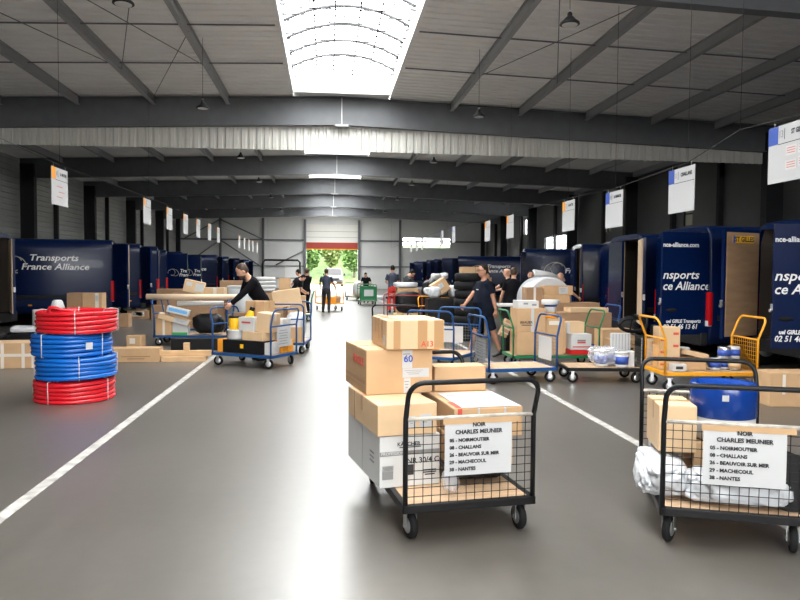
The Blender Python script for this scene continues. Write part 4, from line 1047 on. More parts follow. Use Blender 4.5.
# ================================================================ HOSE COILS
def coil(label, c, z, m, tilt, seed, loose=False, card=None):
    t = thing('hose_coil', label, 'hose coil', (c[0], c[1], z), seed * 1.3, 'stacked hose coils')
    t.rotation_euler.x, t.rotation_euler.y = tilt
    rt = 0.028
    mb = MB()
    for layer in range(5):
        for k in range(3):
            rr = 0.455 - k * 0.052 + 0.006 * math.sin(layer * 2.1 + seed); zz = 0.03 + layer * 0.054
            pts = [(rr * math.cos(a) * (1 + 0.008 * math.sin(3 * a + layer)), rr * math.sin(a), zz + 0.005 * math.sin(2 * a + layer + seed)) for a in [2 * PI * i / 48 for i in range(48)]]
            mb.tube(pts, rt, 8, True)
    if loose: mb.tube([(0.25, -0.36, 0.26), (0.29, -0.37, 0.29), (0.33, -0.35, 0.335), (0.37, -0.30, 0.33), (0.38, -0.22, 0.30), (0.37, -0.1, 0.275)], 0.02, 8)
    mb.build('hose', m, t)
    for j in range(4):
        a = 0.5 + seed + j * PI / 2; d = Vector((math.cos(a), math.sin(a), 0)); mb = MB()
        mb.tube([d * 0.482 + Vector((0, 0, 0.0)), d * 0.485 + Vector((0, 0, 0.28)), d * 0.40 + Vector((0, 0, 0.292)), d * 0.316 + Vector((0, 0, 0.28)), d * 0.316 + Vector((0, 0, 0.0)), d * 0.4 + Vector((0, 0, -0.002))], 0.006, 5, True)
        mb.build('strap', M['paper'], t)
    if card is not None:
        d = Vector((math.cos(card - t.rotation_euler.z), math.sin(card - t.rotation_euler.z), 0)); p = d * 0.487
        MB().box((0, 0, 0), (0.085, 0.003, 0.085)).build('tag_label', M['paper'], t, (p.x, p.y, 0.14), (0, 0, card - t.rotation_euler.z + PI / 2))
    return t
coil('red hose coil at the bottom of the stack of four', (-3.22, 9.22), 0.005, M['redpipe'], (R(0.5), R(-1.5)), 1, card=R(-170))
coil('blue hose coil resting on the bottom red coil', (-3.19, 9.20), 0.290, M['bluepipe'], (R(0.0), R(0.6)), 2)
coil('blue hose coil with white tag, upper of the two blue coils', (-3.25, 9.23), 0.577, M['bluepipe'], (R(-0.5), R(0.0)), 3, card=R(-48))
coil('red hose coil on top of the stack, loose end sticking up', (-3.18, 9.21), 0.866, M['redpipe'], (R(0.4), R(0.4)), 4, loose=True)
t = thing('grey_cup', 'small grey tub upside down on the top red hose coil', 'tub', (-3.45, 9.29, 1.152))
MB().lathe([(0.085, 0), (0.083, 0.02), (0.06, 0.10), (0.045, 0.105)], seg=20).build('tub', M['bin'], t)
MB().lathe([(0.045, 0.104), (0.045, 0.112)], seg=16).build('tub_base', M['paper'], t)

# ================================================================ LEFT FLOOR CLUTTER
carton_at('brown carton with crossed white tape at the lower left picture edge', (-6.05, 12.0), (1.18, 0.6, 0.42), 4, 0, m='card', tape='clear', taped=(('f', -0.35, 0.05, 'clear'), ('f', 0.1, 0.05, 'clear'), ('f', 0.42, 0.05, 'clear'), ('f', 0.57, 0.04, 'clear')), labels=(('f', 0, 0.22, 1.17, 0.05, 'clear'),))
bag('refuse_bag', 'black plastic sack lying behind the white-taped carton', (-5.3, 13.6, 0), (1.5, 1.0, 0.52), M['blackbag'], 0.1, 8)
tag(MB().box((0, 0, 0.05), (0.42, 0.3, 0.10), bevel=0.03).build('white_parcel', M['bag'], None, (-5.55, 13.35, 0.50), (0.05, 0.04, 0.2)), 'flat white parcel lying on the black sack', 'parcel')
carton_at('small brown box on the black sack, left of the hose coils', (-5.45, 13.8), (0.36, 0.25, 0.14), 8, 0.50, m='carddark')
t = thing('wrapped_roll', 'white wrapped roll standing on the floor left of the hose coils', 'roll', (-7.3, 18.5, 0))
MB().lathe([(0.17, 0), (0.18, 0.01), (0.18, 0.61), (0.17, 0.62)], seg=24).build('roll', M['bagdull'], t)
MB().lathe([(0.181, 0.30), (0.181, 0.32)], seg=24).build('wrap_band', M['paper'], t)
def tyre(label, loc, r=0.31, w=0.20, lie=True, m='blacksoft', group='car tyres'):
    k = w / 2
    mb = MB().lathe([(r * 0.6, -k * 0.8), (r * 0.72, -k), (r * 0.9, -k * 0.95), (r, -k * 0.7), (r, k * 0.7), (r * 0.9, k * 0.95), (r * 0.72, k), (r * 0.6, k * 0.8), (r * 0.57, 0)], seg=32, axis='Z' if lie else 'Y')
    bm = mb.bm; fs = [f for f in bm.faces if len(f.verts) > 4]; bmesh.ops.delete(bm, geom=fs, context='FACES_ONLY')
    rings = 32; vs = list(bm.verts); a, b = vs[:rings], vs[-rings:]
    for i in range(rings): bm.faces.new((a[i], a[(i + 1) % rings], b[(i + 1) % rings], b[i]))
    o = mb.build('tyre', M[m]); o.location = (loc[0], loc[1], loc[2] + (k if lie else r))
    return tag(o, label, 'tyre', group)
tyre('grey rimless tyre lying on the floor at the left picture edge', (-7.6, 16.35, 0), 0.36, 0.22, m='bumper')
carton_at('brown carton left of the taped one, in front of the lettered van', (-6.75, 18.8), (0.38, 0.45, 1.04), 3, 0, m='carddark')
carton_at('brown carton with white label, taller pair right one in front of the lettered van', (-6.36, 18.8), (0.48, 0.45, 1.04), 3, 0, m='card', taped=(('f', 0.12, 0.09, 'clear'),), labels=(('f', 0.12, 0.9, 0.08, 0.16, 'paper'),))
carton_at('small dark brown carton on the floor right of the hose coils, by the van', (-6.0, 20.6), (0.30, 0.35, 0.38), 0, 0, m='carddark')
carton_at('grey-taped carton on the floor between two brown ones behind the hose coils', (-6.68, 24.0), (0.72, 0.4, 0.30), 0, 0, m='carddark', labels=(('f', 0, 0.17, 0.4, 0.16, 'clear'), ('f', 0.02, 0.17, 0.2, 0.12, 'cardgrey')))
carton_at('brown upright carton just left of the rear blue trolley wheels', (-5.9, 24.0), (0.36, 0.4, 0.46), 0, 0, m='carddark')
carton_at('large brown carton standing under the end of the cardboard tube', (-6.0, 25.2), (1.3, 0.5, 0.98), 0, 0, m='carddark')
carton_at('small scuffed brown box with white tape on the floor beside the planks', (-4.28, 15.3), (0.30, 0.3, 0.24), -8, 0, m='card', labels=(('f', -0.02, 0.13, 0.12, 0.12, 'clear'),))
carton_at('long flat brown box with dark print on the floor right of the hose coils', (-3.92, 12.75), (0.92, 0.32, 0.25), 2, 0, m='card', labels=(('f', 0.05, 0.10, 0.5, 0.02, 'carddark'), ('f', 0.05, 0.06, 0.3, 0.02, 'carddark')))
for y, z, lab in ((12.82, 0.0, 'long pale timber plank on the floor, nearer of two'), (12.98, 0.0, 'long pale timber plank on the floor, farther of two')):
    tag(MB().box((0, 0, 0.045 + z), (0.78, 0.09, 0.09), bevel=0.004).build('timber_plank', M['wood'], None, (-2.58, y, z), (0, 0, R(2))), lab, 'plank', 'timber planks on the floor')
tag(MB().box((0, 0, 0.05), (0.95, 0.09, 0.10), bevel=0.004).build('timber_plank', M['wood'], None, (-2.55, 12.92, 0.091), (0, 0, R(3))), 'long pale timber plank lying across the two lower planks', 'plank')
tag(MB().box((0, 0, 0.07), (0.1, 0.1, 0.14), bevel=0.004).build('timber_block', M['wood'], None, (-2.55, 12.92, 0.192), (0, 0, 0)), 'short pale timber block standing on the planks', 'block')

# ================================================================ REAR LEFT BLUE TROLLEY (behind the hose coils)
trolley('rearleft', 'blue platform trolley left of the bending man, loaded with parcels and a tube', (-2.95, 15.85), 88, 0.80, 1.60, M['blueframe'], group=G_T, lean=0.05)
R_ = lambda x, y, z=0.237: on('rearleft', x, y, z)     # local y runs along the trolley (left end = +y)
carton_on('brown carton with white tape at the left end of the rear blue trolley', 'rearleft', -0.20, 0.58, (0.34, 0.36, 0.36), dyaw=-90, m='card', taped=(('f', 0.0, 0.05, 'clear'),))
carton_on('white carton with green foot on the rear blue trolley', 'rearleft', -0.22, 0.24, (0.32, 0.28, 0.27), dyaw=-90, m='cardwhite', tape=None, labels=(('f', 0, 0.03, 0.32, 0.06, 'green'),))
bag('refuse_bag', 'bulky black plastic sack on the rear blue trolley, right of the green-footed carton', R_(-0.12, -0.34), (0.72, 0.44, 0.46), M['blackbag'], yawof('rearleft') - PI / 2, 21, amp=0.06)
carton('white carton with light blue print tilted on the rear blue trolley', (-3.25, 15.55, 0.70), (0.48, 0.3, 0.13), R(5), m='cardwhite', tape=None, tilt=(0, R(14), R(5)), labels=(('f', 0, 0.07, 0.4, 0.07, 'lightblue'),))
carton('flat brown and white carton tilted under the blue-printed one', (-3.35, 15.60, 0.52), (0.66, 0.32, 0.12), R(3), m='cardpale', tape='clear', tilt=(0, R(16), R(3)), labels=(('f', 0.16, 0.06, 0.3, 0.10, 'paper'),))
carton_on('small brown carton lying on the black sack of the rear blue trolley', 'rearleft', -0.05, -0.30, (0.38, 0.28, 0.16), z=0.70, dyaw=-90, m='carddark', tape='clear')
tag(MB().cyl((-0.55, 0, 0), (0.45, 0, 0), 0.055, seg=18).build('plastic_pipe', M['cardgrey'], None, (-2.75, 15.75, 0.92), (0, 0, R(2))), 'white plastic pipe lying across the load under the cardboard tube', 'pipe')
t = thing('cardboard_tube', 'long pale cardboard tube laid across the top of the rear blue trolley', 'tube', (-2.95, 15.62, 1.07), R(-1))
MB().cyl((-0.98, 0, 0), (0.98, 0, 0), 0.062, seg=22).build('tube', M['tube'], t)
for s in (-1, 1): MB().cyl((s * 0.978, 0, 0), (s * 0.99, 0, 0), 0.06, seg=20).build('end_cap', M['wood'], t)
tag(MB().box((0, 0, 0.12), (1.5, 0.3, 0.24), bevel=0.01).build('black_crate', M['black'], None, (-2.45, 14.75, 0), (0, 0, R(2))), 'long low black crate on the floor before the rear blue trolley', 'crate')

# second trolley behind it
trolley('midleft', 'blue trolley behind the cardboard tube stacked with tilted cartons', (-3.15, 17.7), 90, 0.8, 1.4, M['blueframe'], group=G_T, lean=0.04)
carton_on('large brown carton low on the trolley behind the cardboard tube', 'midleft', 0, 0.32, (0.70, 0.6, 0.85), dyaw=-90, m='carddark')
carton_on('brown carton in the low stack right behind the cardboard tube', 'midleft', 0, -0.36, (0.56, 0.6, 0.72), dyaw=-90, m='carddark')
carton('brown carton with crumpled white tape tilted on top behind the cardboard tube', (-3.30, 17.55, 1.10), (0.48, 0.4, 0.30), 0.1, m='cardpale', tape='clear', tilt=(0, R(13), R(6)), labels=(('f', 0.13, 0.16, 0.2, 0.2, 'cardgrey'), ('f', -0.12, 0.2, 0.14, 0.10, 'cardwhite')))
carton_on('brown carton with clear tape right of the tilted one, top of its stack', 'midleft', 0.0, -0.36, (0.52, 0.4, 0.26), z=0.965, dyaw=-94, m='cardpale', tape='clear', taped=(('f', 0.04, 0.08, 'clear'),))
t = thing('waste_bin', 'grey square-lidded bin left of the bending man', 'bin', (-2.05, 17.4, 0))
MB().loft([(0, 0, 0.08), (0, 0, 1.22)], [(0.40, 0.32), (0.47, 0.38)], 4, Vector((1, 1, 0)).normalized()).build('bin_body', M['bin'], t)
MB().box((0, 0, 1.25), (0.74, 0.62, 0.07), bevel=0.02).build('lid', M['bin'], t)
for s in (-1, 1): MB().cyl((s * 0.25, 0.2, 0.1), (s * 0.21, 0.2, 0.1), 0.1, seg=16).build('wheel', M['blacksoft'], t)
carton_at('dark brown carton on the floor left of the grey bin', (-3.1, 20.5), (0.9, 0.5, 1.36), 0, 0, m='carddark')

# ================================================================ BENDING MAN'S TROLLEY
trolley('work', 'blue platform trolley loaded with tools and boxes in front of the bending man', (-1.26, 12.30), -121, 0.80, 1.26, M['blueframe'], group=G_T, lean=0.06, bend=0.72, mesh='')
W_ = lambda x, y, z=0.237: on('work', x, y, z)
# local +y runs to the right-hand end, local -x faces the camera
wy = yawof('work') + PI / 2
def won(label, x, y, size, z=0.238, dy=0, **k):       # y: -0.6 left end .. 0.6 right end; x: + is towards the camera
    p = on('work', x, y, z)
    return carton(label, p, size, yawof('work') + PI / 2 + R(dy), z, **k)
tag(MB().box((0, 0, 0.11), (0.86, 0.34, 0.22), bevel=0.008).build('black_crate', M['black'], None, W_(0.17, 0.0, 0.238), (0, 0, wy)), 'long black crate with yellow sticker along the near edge of the loaded blue trolley', 'crate')
cr_ = [o for o in COL.objects if o.get('label', '').startswith('long black crate with yellow')][0]
MB().box((-0.02, -0.172, 0.12), (0.07, 0.003, 0.07)).build('sticker', M['yellowcan'], cr_)
won('small orange box at the left end of the black crate', 0.17, -0.50, (0.12, 0.30, 0.22), m='orange', tape=None)
won('white labelled carton end right of the black crate', 0.17, 0.49, (0.10, 0.3, 0.20), m='cardwhite', tape=None)
won('orange carton behind the right hoop of the loaded blue trolley, nearer one', -0.08, 0.47, (0.2, 0.16, 0.22), m='orange', tape='clear')
won('orange carton behind the right hoop of the loaded blue trolley, farther one', -0.27, 0.47, (0.2, 0.16, 0.22), m='orange', tape='clear')
won('low brown carton lying on the black crate', 0.16, 0.20, (0.46, 0.32, 0.15), z=0.462, dy=-6, m='cardpale', tape=None)
carton('tall brown carton leaning at the right hoop of the loaded blue trolley', W_(0.14, 0.37, 0.618), (0.28, 0.30, 0.32), wy, m='cardpale', tilt=(0, R(6), wy + R(8)), tape='clear')
won('large brown carton at the back of the loaded blue trolley, below the man hands', -0.20, -0.05, (0.42, 0.32, 0.58), z=0.238, m='carddark')
won('brown carton with dark tape on top at the man hands', -0.20, -0.03, (0.40, 0.32, 0.30), z=0.82, m='card', taped=(('f', 0.0, 0.04, 'tape'),))
won('white small carton near the right hoop with brown box behind it', -0.20, 0.42, (0.24, 0.24, 0.36), z=0.462, m='cardwhite', tape='clear')
t = thing('white_tub', 'white round tub on the black crate, left part of the loaded blue trolley', 'tub', W_(0.14, -0.28, 0.46))
MB().lathe([(0.16, 0), (0.17, 0.02), (0.155, 0.13), (0.17, 0.15), (0.165, 0.165)], seg=28).build('tub', M['cardwhite'], t)
t = thing('paint_tin', 'yellow tin with black lid on the white tub', 'tin', W_(0.14, -0.32, 0.626))
MB().lathe([(0.10, 0), (0.105, 0.01), (0.105, 0.2), (0.10, 0.21)], seg=24).build('tin', M['yellowcan'], t)
MB().lathe([(0.108, 0.20), (0.108, 0.23), (0.06, 0.235)], seg=24).build('lid', M['black'], t)
t = thing('yellow_canister', 'tilted yellow bottle with black cap left of the hand-held carton', 'bottle', W_(0.10, -0.12, 0.64), 0)
t.rotation_euler = (0, R(18), 0)
MB().lathe([(0.06, 0), (0.075, 0.02), (0.075, 0.22), (0.055, 0.30), (0.035, 0.34)], seg=20).build('bottle', M['yellowcan'], t)
MB().lathe([(0.045, 0.335), (0.045, 0.39), (0.03, 0.40)], seg=16).build('cap', M['black'], t)
won('grey and white carton with red print, middle of the loaded blue trolley', 0.14, 0.02, (0.34, 0.24, 0.24), z=0.615, m='cardgrey', tape=None, labels=(('f', 0, 0.15, 0.2, 0.03, 'redink'),), dy=-4)
t = thing('red_bottle', 'red plastic canister beside the grey and white carton', 'canister', W_(0.05, 0.19, 0.615), wy)
MB().box((0, 0, 0.13), (0.11, 0.10, 0.26), bevel=0.02).build('canister', M['redcan'], t)
MB().lathe([(0.025, 0.258), (0.025, 0.30)], seg=12).build('cap', M['redcan'], t)
won('dark framed box at the left hoop of the loaded blue trolley', -0.2, -0.42, (0.26, 0.2, 0.66), m='carddark', tape=None)
sheet('white list sheet on the right hoop of the loaded blue trolley', 'work', 'b', 0.02, 0.70, 0.40, 0.34, [])
o_ = [o for o in COL.objects if o.get('label', '').startswith('white list sheet on the right hoop')][0]
mb = MB()
for j in range(6): mb.box((-0.03, -0.010, -0.06 - 0.045 * j), (0.22 + 0.05 * (j % 2), 0.001, 0.010))
mb.build('print', M['greyink'], o_)

# ================================================================ TROLLEY BEHIND THE MAN, BAGS, BOARD
trolley('behind', 'blue trolley behind the bending man, right hoop and white bags showing', (-0.84, 14.35), -6, 0.92, 1.10, M['blueframe'], group=G_T, lean=0.05)
bag('plastic_sack', 'white plastic sack inside the blue trolley behind the bending man', on('behind', 0.22, -0.12), (0.42, 0.6, 0.62), M['bag'], 0, 31, amp=0.07)
carton_on('brown carton low at the right of the blue trolley behind the man', 'behind', 0.22, -0.46, (0.36, 0.14, 0.3), m='card')
carton_on('tall brown carton carrying the tilted board, behind the bending man', 'behind', -0.2, 0.05, (0.36, 0.6, 0.68), m='carddark')
carton('wide brown carton tilted on top of the load right of the bending man', (-0.80, 14.5, 0.93), (0.56, 0.40, 0.34), 0, m='cardpale', tape=None, tilt=(0, R(-9), R(-5)))
carton_at('tall brown carton behind the bending man, bags stacked on top', (-2.0, 19.6), (0.62, 0.6, 1.05), 0, 0, m='carddark')
for k in range(4):
    bag('cement_bag', '%s of four white bags stacked behind the bending man' % ('lowest', 'second', 'third', 'topmost')[k], (-1.72, 19.8, 1.055 + 0.105 * k), (0.58, 0.45, 0.12), M['bagdull'], 0.05 * k, 40 + k, amp=0.03, sub=3, group='white bags stacked behind the man')
carton_at('tan carton right of the stacked white bags', (-1.36, 19.8), (0.32, 0.4, 1.45), 0, 0, m='card')
trolley('greenleft', 'green trolley at the left of the gate, workers gathered behind it', (-1.35, 23.2), -90, 0.8, 1.7, M['greenframe'], group=G_T)
bag('plastic_sack', 'green and white plastic sack on the far left green trolley', on('greenleft', 0, -0.40), (0.5, 0.5, 0.75), M['bagdull'], 0, 51)
carton_on('brown carton on the far left green trolley', 'greenleft', 0, 0.35, (0.6, 0.5, 0.6), dyaw=90, m='card')
t = thing('steel_rack', 'black pipe rack standing by the end wall left of the gate', 'rack', (-4.1, 62.5, 0))
MB().tube([(-1.6, 0, 0), (-1.6, 0, 2.3), (-1.4, 0, 2.6), (1.5, 0, 2.6), (1.7, 0, 2.4), (1.7, 0, 0)], 0.09, 8).build('frame', M['black'], t)
MB().box((0, 0, 1.0), (3.2, 0.08, 0.08)).build('rail', M['black'], t)
t = struct(MB().box((-3.3, YE - 0.06, 1.05), (1.3, 0.08, 2.1)).build('door_2', M['white']))
MB().box((0.5 - 3.3, YE - 0.12, 1.0), (0.1, 0.05, 0.04)).build('door_handle', M['black'], t)

# ================================================================ FAR TROLLEYS ON THE AISLE
trolley('amberfar', 'amber platform trolley being pushed towards the gate', (0.10, 29.2), 14, 0.95, 1.2, M['yellowframe'], group=G_T, hh=1.12, bend=0.55, boards='', dz=0.33)
carton_on('orange crate on the far amber trolley', 'amberfar', -0.08, -0.3, (0.5, 0.3, 0.26), z=0.335, m='orange', tape=None)
carton_on('small brown box at the right of the far amber trolley', 'amberfar', 0.3, -0.1, (0.24, 0.3, 0.26), z=0.335, m='carddark')
trolley('greenfar', 'green trolley with white sheet on its end board, right of the gate', (1.98, 34.4), 4, 0.85, 1.2, M['greenframe'], group=G_T, boards='f', hh=1.02, bend=0.90)
sheet('white sheet on the green end board right of the gate', 'greenfar', 'f', 0.02, 0.76, 0.46, 0.32, [])
trolley('blackfar', 'black trolley piled with grey goods beside the right gate post', (1.75, 39.5), 30, 0.9, 1.3, M['black'], group=G_T)
bag('plastic_sack', 'grey plastic sack piled on the black trolley beside the gate', on('blackfar', 0, 0), (0.6, 0.75, 0.9), M['bagdull'], 0, 61)
trolley('blackmid', 'empty black trolley whose thin handle rises behind the A13 box', (1.46, 14.0), -12, 0.95, 1.1, M['black'], group=G_T, hoops='f')
bag('plastic_sack', 'small white bag on the floor far right of the gate', (3.1, 40.5, 0), (0.7, 0.5, 0.25), M['bag'], 0, 62)
tag(MB().cyl((0, 0, 0.06), (2.2, 0.3, 0.06), 0.06, seg=10).build('black_pipe', M['black'], None, (2.7, 42.0, 0)), 'black pipe lying on the floor beyond the green trolley', 'pipe')

# maroon trolley with tyre, yellow rack, tyre stack
trolley('maroon', 'maroon trolley holding a rounded black sack and small cartons', (2.15, 19.6), 0, 1.0, 1.2, M['redframe'], group=G_T, hh=1.0)
bag('refuse_bag', 'rounded black plastic sack standing on the maroon trolley', on('maroon', 0.12, -0.36, 0.5), (0.78, 0.32, 0.62), M['blackbag'], 0, 70, amp=0.03)
carton_on('brown carton under the black sack at the front of the maroon trolley', 'maroon', 0.05, -0.36, (0.7, 0.3, 0.26), m='cardpale', taped=(('f', -0.1, 0.05, 'tape'), ('f', 0.12, 0.05, 'tape')))
carton_on('tall brown carton at the back of the maroon trolley', 'maroon', 0.15, 0.25, (0.6, 0.5, 0.95), m='card')
bag('plastic_sack', 'white plastic bag lying on the tall carton of the maroon trolley', on('maroon', 0.12, 0.22, 1.19), (0.72, 0.5, 0.17), M['bag'], 0, 71, amp=0.08)
trolley('yellowsmall', 'yellow trolley hoop in front of the tilted box by the tyres', (2.86, 18.34), 8, 0.62, 0.95, M['yellowframe'], group=G_T, hh=0.98, bend=0.72)
bag('refuse_bag', 'black plastic sack on the yellow trolley by the tyres', on('yellowsmall', 0.05, 0.1), (0.5, 0.7, 0.75), M['blackbag'], 0, 72)
ord_ = ('lowest', 'second', 'third', 'fourth', 'fifth', 'sixth', 'seventh', 'topmost')
for k in range(8): tyre('%s tyre from the floor in the stack behind the walking man' % ord_[k] if 0 < k < 7 else '%s tyre of the stack behind the walking man' % ord_[k], (3.38 + 0.02 * (k % 2), 16.4, 0.205 * k), 0.335, 0.20, group='stacked tyres behind the walking man')
carton('brown box with white label tilted high against the tyres', (2.98, 17.6, 1.12), (0.42, 0.4, 0.34), 0, m='card', tape='clear', tilt=(0, R(-32), 0.2), labels=(('f', 0.03, 0.2, 0.12, 0.12, 'paper'),))
bag('plastic_sack', 'white plastic sack hanging down right beside the tilted box', (3.30, 17.75, 0.98), (0.28, 0.3, 0.35), M['bag'], 0.4, 73, amp=0.06)
bag('plastic_sack', 'white plastic sack left under the tilted box', (2.72, 17.4, 0.98), (0.32, 0.3, 0.3), M['bag'], 0.1, 74, amp=0.06)
tag(MB().box((0, 0, 0.5), (0.9, 0.5, 0.95), bevel=0.01).build('black_crate', M['black'], None, (3.0, 17.52, 0.0)), 'tall black crate under the tilted box', 'crate')
carton_at('upper brown carton with pale tape high beside the navy van, above the tyres', (4.15, 21.0), (0.85, 0.5, 0.32), 0, 1.5, m='card', taped=(('f', 0.0, 0.03, 'carddark'),))
carton_at('large brown carton supporting the pale taped carton above the tyres', (4.12, 20.95), (0.95, 0.6, 1.5), 0, 0, m='carddark')
for k, (x, y, z, s, mm) in enumerate(((3.05, 20.55, 0.96, 0.34, 'bag'), (3.42, 20.6, 0.96, 0.3, 'bag'), (3.35, 21.2, 1.40, 0.3, 'bagdull'), (3.65, 21.4, 1.43, 0.3, 'bag'), (3.55, 21.8, 1.41, 0.28, 'bagdull'))):
    bag('plastic_sack', '%s of the small white bags on the dark pile left of the tilted box' % ord_[k] if k else 'nearest of the small white bags on the dark pile left of the tilted box', (x, y, z), (s, s, s * 0.7), M[mm], k, 80 + k, group='white bags on the dark pile', sub=3)
tag(MB().box((0, 0, 0.48), (0.85, 0.4, 0.96), bevel=0.01).build('black_crate', M['black'], None, (3.25, 20.55, 0)), 'black crate before the dark pile, white bags on top', 'crate')
bag('goods_pile', 'dark tarpaulin-covered pile left of the tilted box', (3.5, 21.6, 0), (1.0, 1.5, 1.45), M['blackbag'], 0, 88, cat='tarpaulin', amp=0.08)

# ================================================================ RIGHT MIDDLE TROLLEYS
trolley('emptyblue', 'empty blue platform trolley with mesh ends, right behind the centre trolley', (2.86, 10.36), -82, 0.80, 1.12, M['blueframe'], group=G_T, mesh='fb', lean=0.07)
sheet('white sheet hung inside the left mesh end of the empty blue trolley', 'emptyblue', 'f', 0.0, 0.66, 0.44, 0.34, [], off=-0.014, tilt=R(3))
sheet('white ruled sheet on the right mesh end of the empty blue trolley', 'emptyblue', 'b', 0.0, 0.67, 0.46, 0.36, [], off=-0.016)
for o_ in [o for o in COL.objects if o.get('label', '') == 'white sheet hung inside the left mesh end of the empty blue trolley']:
    mb = MB()
    for j in range(6): mb.box((-0.05, -0.009, -0.06 - 0.045 * j), (0.22 + 0.06 * (j % 2), 0.001, 0.010))
    mb.build('print', M['greyink'], o_)
trolley('bluemid', 'blue trolley half hidden behind the A13 box, hoop facing the camera', (2.08, 12.0), -33, 0.86, 1.25, M['blueframe'], group=G_T, mesh='b', lean=0.08)
sheet('white sheet on the far hoop of the half hidden blue trolley', 'bluemid', 'b', -0.1, 0.66, 0.4, 0.3, [], off=-0.02)
carton_on('red and white carton at the near end of the half hidden blue trolley', 'bluemid', -0.2, -0.3, (0.3, 0.3, 0.42), m='orange', tape='clear')
t = thing('brown_parcel', 'brown paper-taped parcel held in the walking man hand', 'parcel', (3.32, 12.86, 0.44), R(15))
t.rotation_euler = (R(4), R(24), R(10))
MB().box((0, 0, 0.17), (0.16, 0.10, 0.34), bevel=0.008).build('parcel', M['card'], t)
mb = MB()
for z in (0.08, 0.17, 0.26): mb.box((0, -0.052, z), (0.162, 0.003, 0.025))
mb.build('packing_tape', M['clear'], t)

trolley('green', 'green trolley stacked with brown cartons right of the walking man', (3.94, 11.85), -90, 0.72, 1.56, M['greenframe'], group=G_T, lean=0.10)
g_ = lambda y: on('green', 0.0, y)      # +y local = right
def gon(label, u, v, size, z=0.237, **k):
    p = on('green', -v, u, z); return carton(label, p, size, k.pop('dy', 0), z, **k)
gon('lower big brown carton at the left of the green trolley', -0.44, -0.08, (0.50, 0.46, 0.40), m='card')
gon('upper big brown carton with black print and white tape on the green trolley', -0.44, -0.08, (0.50, 0.46, 0.40), z=0.639, m='card', taped=(('f', 0.02, 0.055, 'paper'),), labels=(('f', -0.08, 0.115, 0.19, 0.012, 'ink'),), prints=(('f', -0.09, 0.16, 'BRAUER', 0.06, 'ink'),))
gon('white printed carton lying on the big cartons of the green trolley', -0.48, -0.08, (0.36, 0.36, 0.13), z=1.041, m='cardwhite', tape=None, labels=(('f', -0.05, 0.08, 0.08, 0.03, 'greyink'), ('f', 0.1, 0.06, 0.08, 0.03, 'greyink')))
gon('brown carton with red-trimmed label in the middle of the green trolley', 0.0, -0.05, (0.34, 0.4, 0.62), m='card', labels=(('f', 0, 0.55, 0.22, 0.07, 'clear'),))
gon('brown carton with white tape right of the middle one on the green trolley', 0.40, 0.08, (0.40, 0.3, 0.55), m='cardpale', taped=(('f', -0.1, 0.06, 'paper'),))
gon('white carton with red and green emblem at the right of the green trolley', 0.45, -0.20, (0.36, 0.26, 0.27), z=0.237 + 0.09, m='cardwhite', tape=None, labels=(('f', 0, 0.16, 0.15, 0.03, 'greyink'), ('f', 0, 0.125, 0.15, 0.03, 'redink'), ('f', 0, 0.05, 0.32, 0.02, 'redink')))
gon('flat red carton under the white emblem carton', 0.45, -0.20, (0.38, 0.28, 0.088), m='redcan', tape=None, flaps=False)
trolley('bluefar', 'blue trolley behind the green one loaded with long cartons', (5.0, 13.7), -90, 0.8, 1.7, M['blueframe'], group=G_T, lean=0.05)
carton_on('long brown carton across the blue trolley behind the green one', 'bluefar', 0, 0.15, (1.2, 0.5, 0.62), dyaw=90, m='carddark')
carton_on('flat pale carton lying on the long brown one', 'bluefar', 0.05, 0.28, (0.8, 0.4, 0.09), z=0.86, dyaw=90, m='cardpale')
carton_at('brown carton on the floor behind the black trolley with the pails', (5.05, 12.2), (0.62, 0.4, 0.62), 0, 0, m='card', labels=(('f', 0.2, 0.25, 0.14, 0.14, 'paper'),))
carton_at('brown carton with two round holes behind the pails', (4.83, 11.35), (0.42, 0.3, 0.52), -4, 0, m='card', labels=(('f', 0.1, 0.36, 0.04, 0.04, 'ink'), ('f', 0.17, 0.36, 0.04, 0.04, 'ink')))
# white roll with cartons and a pail in front of it
t = thing('wrapped_roll', 'huge white wrapped roll standing behind the pail on the right', 'roll', (4.88, 15.2, 0))
MB().lathe([(0.46, -0.45), (0.50, -0.43), (0.50, 0.43), (0.46, 0.45)], (0, 0, 1.06), 40, 'Y').build('roll', M['bag'], t)
MB().box((0, 0, 0.29), (0.9, 0.8, 0.57), bevel=0.01).build('cradle', M['carddark'], t)
tag(MB().loft([(0, 0, 0), (0.02, 0, 0), (0.5, 0.1, -0.06), (0.95, 0.2, -0.17), (1.0, 0.2, -0.2)], [0.05, 0.13, 0.12, 0.07, 0.03], 16).build('wrapped_roll', M['bagdull'], None, (5.75, 18.9, 1.62), (0, 0, 0)), 'long white wrapped bundle sloping down to the right behind the workers', 'roll')
carton_at('brown carton lower in the pair before the white roll', (4.58, 14.25), (0.58, 0.35, 0.16), 0, 1.02, m='card')
carton_at('brown carton with white label, top right before the white roll', (4.60, 14.25), (0.62, 0.35, 0.2), 0, 1.182, m='card', labels=(('f', 0.1, 0.1, 0.2, 0.15, 'paper'),))
carton_at('small brown carton left of the labelled one before the white roll', (4.22, 14.3), (0.36, 0.35, 0.32), 0, 1.02, m='carddark', taped=(('f', 0.0, 0.05, 'clear'),))
carton_at('big dark carton under the small cartons before the white roll', (4.2, 14.2), (1.6, 0.5, 1.02), 0, 0, m='carddark')
t = thing('paint_pail', 'white-lidded pail with orange foot on the green trolley load', 'pail', on('green', 0.04, -0.02, 0.862), 0)
MB().lathe([(0.095, 0), (0.10, 0.01), (0.102, 0.09)], seg=24).build('orange_foot', M['orange'], t)
MB().lathe([(0.1025, 0.09), (0.11, 0.22)], seg=24).build('pail', M['cardwhite'], t)
MB().lathe([(0.112, 0.20), (0.112, 0.235)], seg=24).build('dark_band', M['blueink'], t)
